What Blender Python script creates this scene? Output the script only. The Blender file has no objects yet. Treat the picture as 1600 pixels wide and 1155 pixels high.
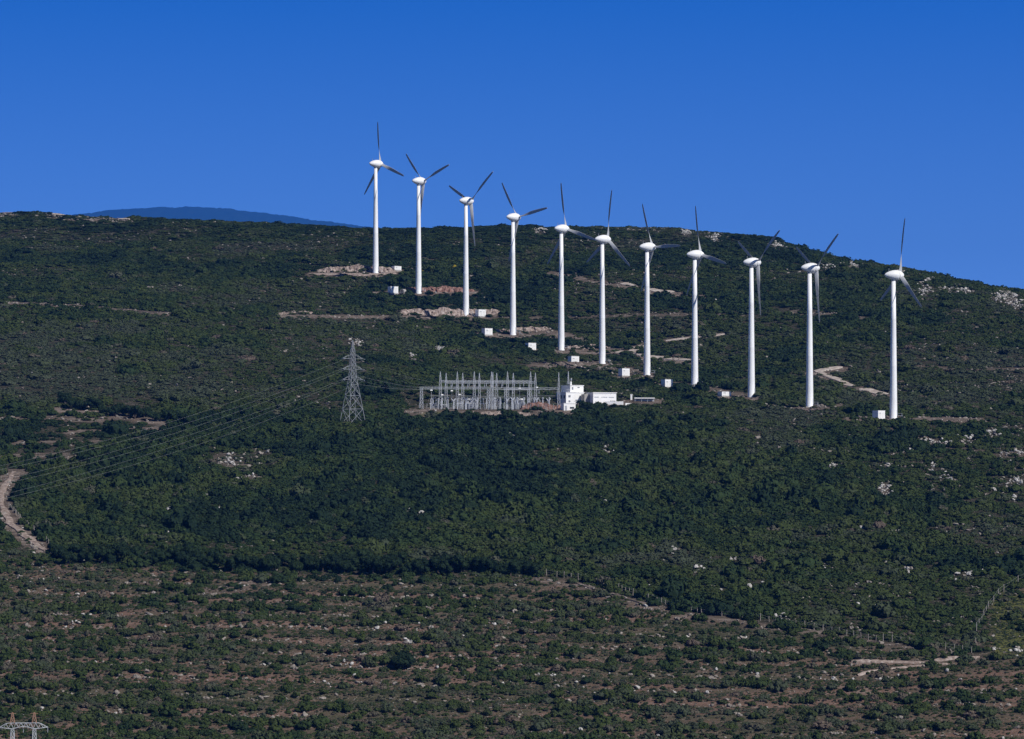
import bpy, math, random
import numpy as np
from mathutils import Vector, Matrix

R = math.radians
S = bpy.context.scene
COL = S.collection
random.seed(7)
rng = np.random.default_rng(11)

# ------------------------------------------------------------------ camera, sky, sun, exposure
F = 6000.0            # focal length in pixels of a 1600 px wide frame
HY = 800.0            # row of the eye-level horizon
cam_d = bpy.data.cameras.new("camera")
cam_d.sensor_width = 36.0
cam_d.lens = F * 36.0 / 1600.0
cam_d.shift_y = (HY - 577.5) / 1600.0
cam_d.clip_start = 1.0
cam_d.clip_end = 60000.0
cam = bpy.data.objects.new("camera", cam_d)
cam.location = (0, 0, 0)
cam.rotation_euler = (R(90), 0, 0)
COL.objects.link(cam)
S.camera = cam

SUN_AZ, SUN_EL = R(130), R(40)        # azimuth from +Y towards +X
world = bpy.data.worlds.new("World")
S.world = world
world.use_nodes = True
wn, wl = world.node_tree.nodes, world.node_tree.links
wn.clear()
w_out = wn.new("ShaderNodeOutputWorld")
w_bg = wn.new("ShaderNodeBackground")
w_sky = wn.new("ShaderNodeTexSky")
w_sky.sky_type = 'NISHITA'
w_sky.sun_disc = False
w_sky.sun_elevation = SUN_EL
w_sky.sun_rotation = SUN_AZ
w_sky.altitude = 2500
w_sky.air_density = 1.0
w_sky.dust_density = 0.0
w_sky.ozone_density = 4.0
w_tc = wn.new("ShaderNodeTexCoord")
w_map = wn.new("ShaderNodeMapping")                 # deep, polarised sky: the clear upper sky reaches down to the hills
w_map.inputs['Scale'].default_value = (1, 1, 4.0)
w_map.inputs['Location'].default_value = (0, 0, 0.02)
w_tint = wn.new("ShaderNodeMix")
w_tint.data_type = 'RGBA'
w_tint.blend_type = 'MULTIPLY'
w_tint.inputs['Factor'].default_value = 1.0
w_sep = wn.new("ShaderNodeSeparateXYZ")
w_ramp = wn.new("ShaderNodeValToRGB")                # the sky deepens quickly with height above the hills
_e = w_ramp.color_ramp.elements
_e[0].position = 0.0; _e[0].color = (0.66, 0.68, 0.94, 1)
_e[1].position = 0.07; _e[1].color = (0.53, 0.725, 0.955, 1)
for _p, _c in ((0.135, (0.07, 0.50, 1.02, 1)), (0.185, (0.05, 0.19, 0.40, 1)), (0.30, (0.035, 0.085, 0.16, 1)), (0.6, (0.035, 0.06, 0.10, 1))):
    _n = _e.new(_p); _n.color = _c
w_gain = wn.new("ShaderNodeVectorMath"); w_gain.operation = 'SCALE'; w_gain.inputs['Scale'].default_value = 1.75
wl.new(w_tc.outputs['Generated'], w_sep.inputs[0])
wl.new(w_sep.outputs['Z'], w_ramp.inputs['Fac'])
wl.new(w_ramp.outputs['Color'], w_tint.inputs[7])
wl.new(w_tc.outputs['Generated'], w_map.inputs['Vector'])
wl.new(w_map.outputs['Vector'], w_sky.inputs['Vector'])
wl.new(w_sky.outputs['Color'], w_tint.inputs[6])
wl.new(w_tint.outputs[2], w_gain.inputs[0])
wl.new(w_gain.outputs[0], w_bg.inputs['Color'])
w_bg.inputs['Strength'].default_value = 0.15
wl.new(w_bg.outputs['Background'], w_out.inputs['Surface'])

sun_d = bpy.data.lights.new("sun", 'SUN')
sun_d.energy = 5.0
sun_d.angle = R(0.5)
sun_d.color = (1.0, 0.975, 0.94)
sun = bpy.data.objects.new("sun", sun_d)
sv = Vector((math.sin(SUN_AZ) * math.cos(SUN_EL), math.cos(SUN_AZ) * math.cos(SUN_EL), math.sin(SUN_EL)))
sun.rotation_euler = sv.to_track_quat('Z', 'Y').to_euler()
sun.location = (400, -400, 600)
COL.objects.link(sun)

S.view_settings.view_transform = 'Standard'
S.view_settings.look = 'None'
S.view_settings.exposure = 0.0
S.view_settings.gamma = 1.0

# ------------------------------------------------------------------ helpers
def tag(o, label=None, cat=None, group=None, kind=None):
    if label: o['label'] = label
    if cat: o['category'] = cat
    if group: o['group'] = group
    if kind: o['kind'] = kind
    return o

def empty(name, loc, rz=0.0, label=None, cat=None, group=None):
    o = bpy.data.objects.new(name, None)
    o.empty_display_size = 1.0
    COL.objects.link(o)
    o.location = loc
    o.rotation_euler = (0, 0, rz)
    return tag(o, label, cat, group)

class MB:
    def __init__(self):
        self.v = []; self.f = []
    def add(self, vs, fs):
        b = len(self.v)
        self.v += [tuple(p) for p in vs]
        self.f += [tuple(i + b for i in f) for f in fs]
        return self
    def box(self, c, s, rz=0.0, taper=1.0):
        cx, cy, cz = c; sx, sy, sz = s[0] / 2, s[1] / 2, s[2] / 2
        cr, sr = math.cos(rz), math.sin(rz)
        vs = []
        for dz, k in ((-sz, 1.0), (sz, taper)):
            for dx, dy in ((-sx, -sy), (sx, -sy), (sx, sy), (-sx, sy)):
                dx *= k; dy *= k
                vs.append((cx + dx * cr - dy * sr, cy + dx * sr + dy * cr, cz + dz))
        return self.add(vs, [(3, 2, 1, 0), (4, 5, 6, 7), (0, 1, 5, 4), (1, 2, 6, 5), (2, 3, 7, 6), (3, 0, 4, 7)])
    def tube(self, a, b, r0, r1=None, n=4):
        r1 = r0 if r1 is None else r1
        a = Vector(a); b = Vector(b); d = b - a
        if d.length < 1e-6: return self
        q = d.to_track_quat('Z', 'Y')
        vs = []
        for p, r in ((a, r0), (b, r1)):
            for k in range(n):
                t = 2 * math.pi * (k + .5) / n
                vs.append(p + q @ Vector((r * math.cos(t), r * math.sin(t), 0)))
        fs = [(k, (k + 1) % n, n + (k + 1) % n, n + k) for k in range(n)]
        fs += [tuple(range(n - 1, -1, -1)), tuple(range(n, 2 * n))]
        return self.add(vs, fs)
    def path(self, pts, r, n=4):
        for a, b in zip(pts[:-1], pts[1:]): self.tube(a, b, r, r, n)
        return self
    def lathe(self, prof, n=20, axis='Z', off=(0, 0, 0)):
        vs = []
        for h, r in prof:
            for k in range(n):
                t = 2 * math.pi * k / n
                p = (r * math.cos(t), r * math.sin(t), h) if axis == 'Z' else (h, r * math.cos(t), r * math.sin(t))
                vs.append((p[0] + off[0], p[1] + off[1], p[2] + off[2]))
        m = len(prof)
        fs = [(i * n + k, i * n + (k + 1) % n, (i + 1) * n + (k + 1) % n, (i + 1) * n + k) for i in range(m - 1) for k in range(n)]
        fs += [tuple(range(n - 1, -1, -1)), tuple(range((m - 1) * n, m * n))]
        return self.add(vs, fs)
    def mesh(self, name, m=None, smooth=False):
        me = bpy.data.meshes.new(name)
        me.from_pydata(self.v, [], self.f)
        if m: me.materials.append(m)
        if smooth: me.polygons.foreach_set('use_smooth', [True] * len(me.polygons))
        me.update()
        return me
    def build(self, name, m=None, parent=None, smooth=False):
        o = bpy.data.objects.new(name, self.mesh(name, m, smooth))
        COL.objects.link(o)
        if parent: o.parent = parent
        return o

def children(o): return [c for c in bpy.data.objects if c.parent == o]
def copy_tree(o, loc=None, rz=None, label=None, group=None, parent=None, kids=None):
    c = o.copy(); COL.objects.link(c); c.parent = parent
    if loc is not None: c.location = loc
    if rz is not None: c.rotation_euler = (0, 0, rz)
    if label: c['label'] = label
    if group: c['group'] = group
    for ch in (kids[o.name] if kids else children(o)): copy_tree(ch, parent=c, kids=kids)
    return c
def kidmap(o, d=None):
    d = {} if d is None else d
    d[o.name] = children(o)
    for c in d[o.name]: kidmap(c, d)
    return d

# ------------------------------------------------------------------ materials
def new_mat(name):
    m = bpy.data.materials.new(name); m.use_nodes = True
    nt = m.node_tree
    b = nt.nodes['Principled BSDF']
    return m, nt, b

def ramp(nt, stops):
    r = nt.nodes.new('ShaderNodeValToRGB')
    e = r.color_ramp.elements
    while len(e) < len(stops): e.new(0.5)
    for i, (p, c) in enumerate(stops):
        e[i].position = p; e[i].color = (*c, 1)
    return r

def noise(nt, scale, detail=4, rough=0.6, vec=None):
    n = nt.nodes.new('ShaderNodeTexNoise')
    n.inputs['Scale'].default_value = scale
    n.inputs['Detail'].default_value = detail
    n.inputs['Roughness'].default_value = rough
    if vec: nt.links.new(vec, n.inputs['Vector'])
    return n

def plain(name, c, rough=0.6, metal=0.0, var=0.15, scale=0.6):
    m, nt, b = new_mat(name)
    tc = nt.nodes.new('ShaderNodeTexCoord')
    n = noise(nt, scale, 5, 0.65, tc.outputs['Object'])
    r = ramp(nt, [(0.3, tuple(x * (1 - var) for x in c)), (0.7, tuple(min(1, x * (1 + var * .5)) for x in c))])
    nt.links.new(n.outputs['Fac'], r.inputs['Fac'])
    nt.links.new(r.outputs['Color'], b.inputs['Base Color'])
    b.inputs['Roughness'].default_value = rough
    b.inputs['Metallic'].default_value = metal
    if name == 'blade_gelcoat': b.inputs['Specular IOR Level'].default_value = .15
    return m

M = {}
M['white'] = plain('turbine_paint', (0.86, 0.86, 0.84), 0.45, var=0.05, scale=0.2)
M['blade'] = plain('blade_gelcoat', (0.41, 0.42, 0.43), 0.75, var=0.05, scale=0.3)
M['wall'] = plain('white_render', (0.86, 0.85, 0.82), 0.85, var=0.08, scale=0.5)
M['kiosk'] = plain('kiosk_paint', (0.86, 0.85, 0.82), 0.7, var=0.08, scale=0.8)
M['steel'] = plain('galvanised_steel', (0.50, 0.52, 0.54), 0.5, 0.0, var=0.2, scale=1.5)
M['tower_steel'] = plain('weathered_galvanised_steel', (0.30, 0.315, 0.33), 0.6, 0.0, var=0.2, scale=1.5)
M['wire'] = plain('conductor_aluminium', (0.30, 0.31, 0.31), 0.5, 0.0, var=0.1)
M['porcelain'] = plain('pale_porcelain', (0.50, 0.52, 0.56), 0.3, var=0.2, scale=2)
M['equip'] = plain('grey_equipment_paint', (0.40, 0.42, 0.45), 0.5, var=0.2)
M['dark'] = plain('dark_opening', (0.05, 0.055, 0.065), 0.3, var=0.2)
M['glass'] = plain('window_glass', (0.13, 0.14, 0.16), 0.1, var=0.1)
M['concrete'] = plain('concrete', (0.36, 0.34, 0.31), 0.9, var=0.25)
M['orange'] = plain('orange_paint', (0.36, 0.21, 0.14), 0.6, var=0.2)
M['wood'] = plain('weathered_post', (0.34, 0.30, 0.26), 0.9, var=0.2)
M['bark'] = plain('bark', (0.10, 0.075, 0.055), 0.95, var=0.3, scale=2)
M['cream'] = plain('cream_metal', (0.76, 0.75, 0.71), 0.6, var=0.1)

def leaf_mat(name, stops, sc=1.3):
    m, nt, b = new_mat(name)
    at = nt.nodes.new('ShaderNodeAttribute'); at.attribute_type = 'INSTANCER'; at.attribute_name = 'tint'
    geo = nt.nodes.new('ShaderNodeNewGeometry')
    n = noise(nt, sc, 3, 0.6, geo.outputs['Position'])
    ma = nt.nodes.new('ShaderNodeMath'); ma.operation = 'MULTIPLY_ADD'
    ma.inputs[1].default_value = 0.34; ma.inputs[2].default_value = -0.17
    nt.links.new(n.outputs['Fac'], ma.inputs[0])
    ad = nt.nodes.new('ShaderNodeMath'); ad.operation = 'ADD'; ad.use_clamp = True
    nt.links.new(ma.outputs[0], ad.inputs[0]); nt.links.new(at.outputs['Fac'], ad.inputs[1])
    r = ramp(nt, stops)
    nt.links.new(ad.outputs[0], r.inputs['Fac'])
    nt.links.new(r.outputs['Color'], b.inputs['Base Color'])
    b.inputs['Roughness'].default_value = 0.8
    b.inputs['Specular IOR Level'].default_value = 0.12
    return m
M['leaf'] = leaf_mat('scrub_leaves', [
    (0.0, (0.010, 0.022, 0.010)), (0.22, (0.024, 0.042, 0.013)), (0.42, (0.041, 0.057, 0.015)),
    (0.60, (0.047, 0.060, 0.034)), (0.80, (0.074, 0.076, 0.050)), (1.0, (0.110, 0.086, 0.066))])
M['broom'] = leaf_mat('yellow_broom', [(0.0, (0.30, 0.24, 0.03)), (1.0, (0.45, 0.36, 0.04))])

def rock_mat(name, c1, c2, c3, sc=0.8):
    m, nt, b = new_mat(name)
    geo = nt.nodes.new('ShaderNodeNewGeometry')
    n = noise(nt, sc, 6, 0.7, geo.outputs['Position'])
    r = ramp(nt, [(0.32, c1), (0.5, c2), (0.68, c3)])
    nt.links.new(n.outputs['Fac'], r.inputs['Fac'])
    nt.links.new(r.outputs['Color'], b.inputs['Base Color'])
    b.inputs['Roughness'].default_value = 0.95
    b.inputs['Specular IOR Level'].default_value = 0.1
    return m
M['rock'] = rock_mat('limestone', (0.22, 0.205, 0.185), (0.42, 0.40, 0.37), (0.64, 0.62, 0.59))
M['rubble'] = rock_mat('grey_rubble', (0.14, 0.12, 0.10), (0.24, 0.21, 0.18), (0.38, 0.35, 0.31))
M['bank_pink'] = rock_mat('pink_cut_earth', (0.12, 0.09, 0.075), (0.27, 0.21, 0.175), (0.50, 0.43, 0.385), 0.7)
M['bank_red'] = rock_mat('red_cut_earth', (0.10, 0.062, 0.048), (0.20, 0.105, 0.080), (0.38, 0.28, 0.24), 0.6)
M['track'] = rock_mat('pale_track', (0.24, 0.19, 0.16), (0.42, 0.36, 0.31), (0.58, 0.52, 0.46), 0.55)
M['dirt'] = rock_mat('brown_dirt', (0.075, 0.062, 0.050), (0.125, 0.10, 0.082), (0.22, 0.18, 0.15), 0.5)

# ------------------------------------------------------------------ terrain
_TAB = np.random.default_rng(4242).random((512, 512))
def _h(ix, iy, s):
    return _TAB[(ix.astype(np.int64) + s * 37) & 511, (iy.astype(np.int64) + s * 91 + 13) & 511]
def vn(x, y, s=0):
    x = np.asarray(x, float); y = np.asarray(y, float)
    ix = np.floor(x); iy = np.floor(y)
    fx = x - ix; fy = y - iy
    fx = fx * fx * (3 - 2 * fx); fy = fy * fy * (3 - 2 * fy)
    a = _h(ix, iy, s); b = _h(ix + 1, iy, s); c = _h(ix, iy + 1, s); d = _h(ix + 1, iy + 1, s)
    return (a * (1 - fx) + b * fx) * (1 - fy) + (c * (1 - fx) + d * fx) * fy
def fbm(x, y, s=0, o=4):
    t = 0; a = .5; n = 0
    for k in range(o):
        t = t + a * vn(x * 2 ** k, y * 2 ** k, s + k * 17); n += a; a *= .5
    return t / n
def sstep(a, b, x):
    t = np.clip((x - a) / (b - a), 0, 1)
    return t * t * (3 - 2 * t)

TURB = [(587, 427), (654, 458), (728, 493), (801.5, 523), (877, 547), (941, 568), (1011, 586), (1085.5, 604), (1174, 620), (1265, 636), (1396, 654)]
TURB_H = [171, 175, 179, 183.5, 189.5, 194, 200, 206, 210, 217.5, 224]      # tower heights as seen, so their distances
RIDGE = np.array([(-900, 326), (-200, 330), (0, 332), (70, 331), (100, 335), (190, 341), (215, 339), (300, 344), (400, 347), (500, 352), (600, 357),
                  (680, 356), (725, 355), (790, 352), (835, 352), (868, 358), (905, 354), (950, 354), (1000, 355), (1050, 354), (1085, 360), (1120, 363),
                  (1210, 370), (1235, 383), (1265, 392), (1310, 404), (1345, 411), (1400, 417), (1440, 424), (1470, 433), (1520, 443), (1560, 451),
                  (1600, 455), (1700, 468), (2600, 560)], float)
EDGE = np.array([(-900, 850), (0, 868), (100, 878), (400, 893), (820, 900), (845, 900), (900, 908), (1000, 938), (1060, 955), (1150, 975), (1300, 992), (1530, 1028),
                 (1545, 955), (1600, 910), (1900, 800)], float)
def edge_py(px): return np.interp(px, EDGE[:, 0], EDGE[:, 1])

SLOPE, Y0 = 0.184, 1277.0
PAD = None
ROW = None
def terrain(X, Y):
    X = np.asarray(X, float); Y = np.asarray(Y, float)
    Yc = np.maximum(Y, 700.0)
    u = X / Yc
    px = 800 + F * u
    p = SLOPE * (Y - Y0)
    pye = HY - F * p / Yc
    # broad relief
    amp = 2.2 + 2.0 * sstep(1300, 1150, Y)
    p = p + amp * (fbm(X / 140 + 3.1, Y / 140, 5, 3) - .5) * 2 + 1.0 * (fbm(X / 36, Y / 36, 9, 3) - .5) * 2
    if ROW is not None:
        for a_, b_, w_ in ROW:
            p = p + w_ * np.exp(-((X - a_) ** 2 + (Y - b_) ** 2) / (2 * 62.0 ** 2))
    # terraces on the lower ground
    fg = sstep(-6, 14, pye - np.minimum(edge_py(np.minimum(px, 1530)), 1040))
    q = (Y + 16 * (fbm(X / 90, Y / 220, 21, 3) - .5) + 0.06 * X) / 17.0
    fr = q - np.floor(q)
    p = p + fg * 1.7 * (sstep(.36, .64, fr) - fr)
    # crest seen as the skyline
    mr = (HY - np.interp(px, RIDGE[:, 0], RIDGE[:, 1]) - 2.5) / F
    yh = SLOPE * Y0 / (SLOPE - mr)
    yr = yh + 70
    t = mr * Y - (Y - yr) ** 2 / np.where(Y > yr, 4200.0, 26000.0) + 0.9 * (fbm(X / 14, Y / 14, 31, 2) - .5)
    k = 6.0
    h = np.clip(.5 + .5 * (t - p) / k, 0, 1)
    z = t * (1 - h) + p * h - k * h * (1 - h)
    z = np.maximum(z, -150 + 0 * z)
    if PAD is not None:
        xa, xb, ya, yb, zp = PAD
        d = np.maximum(np.maximum(xa - X, X - xb), np.maximum(ya - Y, (Y - yb) * .6))
        k_ = sstep(7, 0, d)
        z = z * (1 - k_) + zp * k_
    zn = np.where(Y < 0, -2.0 - 0.02 * Y * 0, -2.0 - 0.45 * np.maximum(Y, 0))
    z = np.maximum(z, np.maximum(zn, -150))
    return z + 0.25 * (fbm(X / 5, Y / 5, 41, 2) - .5)

# the turbine row stands in a shallow swale: bend the slope until each foot lies at its own distance
_tp = []
for (a_, b_), h_ in zip(TURB, TURB_H):
    y_ = F * 55.0 / h_
    _tp.append(((a_ - 800) / F * y_, y_, (HY - b_) / F * y_))
_tp = np.array(_tp)
_A = np.exp(-((_tp[:, None, 0] - _tp[None, :, 0]) ** 2 + (_tp[:, None, 1] - _tp[None, :, 1]) ** 2) / (2 * 62.0 ** 2))
_b = _tp[:, 2] - terrain(_tp[:, 0], _tp[:, 1])
_w = np.linalg.solve(_A + .001 * np.eye(len(_tp)), _b)
ROW = [(a, b, w) for (a, b, _z), w in zip(_tp, _w)]
print('swale', np.round(_b, 1), np.round(_w, 1))
_YS = np.arange(820, 2700, 1.5)
def place(px, py):
    u = (px - 800) / F
    m = (HY - py) / F
    z = terrain(u * _YS, _YS)
    ok = z / _YS >= m
    i = int(np.argmax(ok)) if ok.any() else len(_YS) - 1
    if i > 0 and ok.any():
        a, b = z[i - 1] / _YS[i - 1], z[i] / _YS[i]
        y = _YS[i - 1] + (_YS[i] - _YS[i - 1]) * (m - a) / max(b - a, 1e-9)
    else:
        y = _YS[i]
    return Vector((u * y, y, float(terrain(u * y, y))))
_sb = place(768, 640)
PAD = ((640 - 800) / F * _sb.y, (884 - 800) / F * _sb.y, _sb.y - 1.5, _sb.y + 31, _sb.z)
def proj(X, Y, Z): return 800 + F * X / Y, HY - F * Z / Y

# ---- what is bare: strips and patches given as (px points, half height up, half height down, strength)
def seg_dist(px, py, a, b, su, sd):
    ax, ay = a; bx, by = b
    dx, dy = bx - ax, by - ay
    t = np.clip(((px - ax) * dx + (py - ay) * dy * 4) / (dx * dx + dy * dy * 4 + 1e-9), 0, 1)
    ex = (px - (ax + t * dx)) / (2.2 * max(su, sd)); ey = py - (ay + t * dy)
    ey = np.where(ey < 0, ey / su, ey / sd)
    return np.sqrt(ex * ex + ey * ey)
STRIPS = [
    ([(0, 472), (100, 477), (200, 485), (285, 492)], 2, 4, .95),
    ([(430, 493), (520, 494), (620, 495), (720, 495), (790, 494)], 2, 4, .9),
    ([(488, 428), (560, 429), (625, 424)], 3, 5, 1),
    ([(585, 458), (660, 459), (745, 457)], 3, 4.5, .95),
    ([(735, 525), (800, 524), (850, 518), (905, 530)], 5, 6, 1),
    ([(810, 497), (900, 494), (1080, 491), (1160, 492)], 2, 3, .65),
    ([(850, 424), (940, 440), (980, 447), (1060, 458), (1095, 463)], 2, 5, .9),
    ([(1240, 487), (1340, 492), (1345, 500)], 2, 4, .7),
    ([(880, 548), (965, 550), (1005, 541)], 5, 6, 1),
    ([(985, 551), (1020, 558), (1080, 564)], 3, 8, 1), ([(1000, 451), (1052, 459)], 2, 7, 1), ([(970, 443), (992, 448)], 2, 6, 1),
    ([(1040, 532), (1090, 526), (1130, 522)], 2, 4, .9),
    ([(835, 573), (940, 570), (1010, 586)], 6, 5, .85),
    ([(960, 590), (1085, 606), (1175, 622)], 6, 5, .8),
    ([(1272, 581), (1312, 574)], 2, 8, 1),
    ([(1284, 584), (1310, 594), (1345, 606), (1385, 617)], 2, 7, 1),
    ([(1200, 634), (1265, 637), (1310, 633)], 3, 5, .8),
    ([(1330, 655), (1396, 655), (1460, 654), (1530, 657)], 4, 6, 1),
    ([(1440, 572), (1500, 577), (1600, 576)], 2, 4, .7),
    ([(70, 638), (150, 644), (230, 656), (262, 660)], 3, 6, 1),
    ([(0, 655), (60, 652), (170, 656)], 3, 5, .8),
    ([(0, 693), (60, 690), (110, 692)], 3, 5, .8),
    ([(110, 674), (250, 669)], 2, 6, .9), ([(0, 712), (95, 709)], 2, 6, .9), ([(150, 690), (215, 686)], 2, 5, .8),
    ([(20, 742), (60, 728), (110, 715)], 3, 5, .8),
    ([(22, 740), (6, 762), (0, 785), (22, 826), (62, 853), (72, 862)], 7, 9, 1.1),
    ([(640, 644), (720, 645), (800, 646), (880, 643)], 5, 8, 1),
    ([(880, 634), (985, 632)], 4, 5, 1),
    ([(985, 626), (1030, 627)], 4, 6, 1),
    ([(840, 906), (900, 913), (950, 928), (1000, 944), (1060, 962), (1110, 960)], 4, 6, .85),
    ([(1110, 963), (1200, 977), (1290, 990), (1380, 1006), (1460, 1016), (1530, 1026)], 3, 7, .8),
    ([(1330, 1034), (1450, 1036), (1530, 1026)], 2, 3.5, .85),
    ([(1340, 1056), (1420, 1042), (1480, 1038)], 1.5, 3, .7),
    ([(86, 338), (198, 345)], 2, 6, .9), ([(-20, 334), (14, 334)], 2, 6, .9),
    ([(430, 905), (330, 925)], 6, 7, .8),
    ([(1380, 672), (1440, 672), (1480, 695), (1600, 712)], 5, 6, .6),
    ([(350, 715), (400, 745)], 8, 8, .5),
]
PATCH = [(px, py + 2, 16, 6, 1) for px, py in TURB] + [
    (1380, 768, 14, 12, .8), (555, 664, 28, 6, .6), (1130, 620, 14, 6, .9), (1373, 657, 16, 6, 1), (1044, 604, 13, 7, 1), (975, 589, 13, 7, 1),
    (896, 570, 13, 7, 1), (829, 549, 13, 7, 1), (761, 526, 13, 7, 1), (751, 496, 13, 7, 1), (614, 461, 13, 7, 1), (619, 426, 12, 6, 1)]

def bare_at(px, py):
    b = np.zeros_like(px)
    for pts, su, sd, k in STRIPS:
        for a, c in zip(pts[:-1], pts[1:]):
            d = seg_dist(px, py, a, c, su, sd)
            b = np.maximum(b, k * sstep(1.25, .75, d))
    for x, y, rx, ry, k in PATCH:
        d = np.sqrt(((px - x) / rx) ** 2 + ((py - y) / ry) ** 2)
        b = np.maximum(b, k * sstep(1.25, .75, d))
    return b
def cover_at(px, py, X, Y):
    """share of the ground the scrub covers"""
    fg = sstep(-4, 10, py - edge_py(px))
    n1 = fbm(X / 45, Y / 70, 51, 3); n2 = fbm(X / 16, Y / 40, 57, 3)
    dense = 0.97 - 0.35 * sstep(.52, .72, n1) * sstep(.4, .62, n2)
    mid = sstep(470, 500, py) * sstep(660, 630, py)
    dense = dense - 0.30 * mid * sstep(.45, .62, n2)
    lt = sstep(615, 632, py) * sstep(740, 715, py) * sstep(330, 200, px)
    dense = dense - .45 * lt * sstep(.38, .55, n2)
    rt = sstep(640, 660, py) * sstep(1300, 1480, px) * sstep(900, 820, py)
    dense = dense - .40 * rt * sstep(.42, .6, n2)
    sparse = 0.46 + 0.5 * (n1 - .5) + .8 * (n2 - .5)
    q = (Y + 16 * (fbm(X / 90, Y / 220, 21, 3) - .5) + 0.06 * X) / 17.0
    fr = q - np.floor(q)
    n3 = fbm(X / 60, Y / 9, 58, 2)
    sparse = sparse + .40 * np.exp(-((fr - .62) / .16) ** 2) - .16 + .7 * (n3 - .5)
    sparse = sparse + .30 * sstep(450, 150, px) * sstep(930, 1020, py) + .18 * sstep(1090, 1150, py) * sstep(1250, 700, px)
    sparse = sparse - .12 * sstep(1150, 1400, px)
    rg = sstep(1535, 1560, px) * sstep(905, 950, py)
    sparse = np.where(rg > .5, .18, sparse)
    c = dense * (1 - fg) + np.clip(sparse, .10, .9) * fg
    return np.clip(c, 0, 1), fg

def ground_mesh():
    us = np.concatenate([np.linspace(-1.3, -.17, 40)[:-1], np.linspace(-.17, .17, 520), np.linspace(.17, 1.3, 40)[1:]])
    ys = np.concatenate([np.linspace(-400, 880, 50)[:-1], np.linspace(880, 2350, 640), np.linspace(2350, 4200, 50)[1:]])
    U, Yg = np.meshgrid(us, ys)
    X = U * np.maximum(Yg, 700)
    Z = terrain(X, Yg)
    n, m = len(ys), len(us)
    V = np.stack([X, Yg, Z], -1).reshape(-1, 3)
    i = np.arange(n * m).reshape(n, m)
    Fq = np.stack([i[:-1, :-1], i[:-1, 1:], i[1:, 1:], i[1:, :-1]], -1).reshape(-1, 4)
    me = bpy.data.meshes.new('hillside')
    me.vertices.add(len(V)); me.vertices.foreach_set('co', V.ravel())
    me.loops.add(Fq.size); me.loops.foreach_set('vertex_index', Fq.ravel().astype(np.int32))
    me.polygons.add(len(Fq)); me.polygons.foreach_set('loop_start', np.arange(0, Fq.size, 4, dtype=np.int32))
    me.polygons.foreach_set('use_smooth', np.ones(len(Fq), bool))
    me.update(calc_edges=True); me.validate()
    Xf, Yf, Zf = V[:, 0], np.maximum(V[:, 1], 100), V[:, 2]
    px, py = proj(Xf, Yf, Zf)
    c, fg = cover_at(px, py, Xf, Yf)
    a = me.attributes.new('bare', 'FLOAT', 'POINT'); a.data.foreach_set('value', bare_at(px, py).astype(np.float32))
    a = me.attributes.new('open_land', 'FLOAT', 'POINT'); a.data.foreach_set('value', fg.astype(np.float32))
    g = sstep(.5, 1, np.maximum(np.exp(-((px - 690) / 55) ** 2 - ((py - 648) / 8) ** 2), sstep(1535, 1560, px) * sstep(900, 940, py) * sstep(1040, 1020, py)))
    a = me.attributes.new('grassy', 'FLOAT', 'POINT'); a.data.foreach_set('value', g.astype(np.float32))
    # soil and scrub litter, by real position
    m_, nt, b = new_mat('hill_ground')
    L = nt.links.new
    geo = nt.nodes.new('ShaderNodeNewGeometry')
    mp = nt.nodes.new('ShaderNodeMapping'); mp.inputs['Scale'].default_value = (.28, 1, 1)
    L(geo.outputs['Position'], mp.inputs['Vector'])
    n1 = noise(nt, .035, 5, .65, mp.outputs['Vector'])
    n2 = noise(nt, .35, 5, .7, mp.outputs['Vector'])
    n3 = noise(nt, 1.6, 4, .7, geo.outputs['Position'])
    litter = ramp(nt, [(.3, (.022, .025, .016)), (.55, (.045, .042, .028)), (.75, (.11, .095, .078))])
    L(n2.outputs['Fac'], litter.inputs['Fac'])
    soil = ramp(nt, [(.30, (.042, .043, .026)), (.40, (.080, .074, .046)), (.50, (.106, .080, .058)), (.60, (.158, .098, .073)), (.72, (.190, .144, .116)), (.84, (.30, .265, .23))])
    mx = nt.nodes.new('ShaderNodeMath'); mx.operation = 'MULTIPLY_ADD'; mx.inputs[1].default_value = .75
    sc = nt.nodes.new('ShaderNodeMath'); sc.operation = 'MULTIPLY_ADD'; sc.inputs[1].default_value = .95; sc.inputs[2].default_value = -.34
    L(n1.outputs['Fac'], sc.inputs[0]); L(n2.outputs['Fac'], mx.inputs[0]); L(sc.outputs[0], mx.inputs[2])
    L(mx.outputs[0], soil.inputs['Fac'])
    def mix(f, a_, b_):
        k = nt.nodes.new('ShaderNodeMix'); k.data_type = 'RGBA'
        L(f, k.inputs['Factor']); L(a_, k.inputs[6]); L(b_, k.inputs[7])
        return k.outputs[2]
    def attr(nm):
        k = nt.nodes.new('ShaderNodeAttribute'); k.attribute_name = nm
        return k.outputs['Fac']
    stone = ramp(nt, [(.60, (0, 0, 0)), (.68, (1, 1, 1))]); L(n3.outputs['Fac'], stone.inputs['Fac'])
    stc = nt.nodes.new('ShaderNodeRGB'); stc.outputs[0].default_value = (.32, .29, .26, 1)
    barec = ramp(nt, [(.32, (.060, .050, .040)), (.5, (.13, .10, .08)), (.7, (.30, .25, .215))]); L(n2.outputs['Fac'], barec.inputs['Fac'])
    grass = ramp(nt, [(.3, (.065, .075, .025)), (.7, (.14, .14, .05))]); L(n2.outputs['Fac'], grass.inputs['Fac'])
    col = mix(attr('open_land'), litter.outputs['Color'], soil.outputs['Color'])
    col = mix(attr('bare'), col, barec.outputs['Color'])
    col = mix(stone.outputs['Color'], col, stc.outputs[0])
    col = mix(attr('grassy'), col, grass.outputs['Color'])
    L(col, b.inputs['Base Color'])
    b.inputs['Roughness'].default_value = 1.0; b.inputs['Specular IOR Level'].default_value = 0.0
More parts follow.
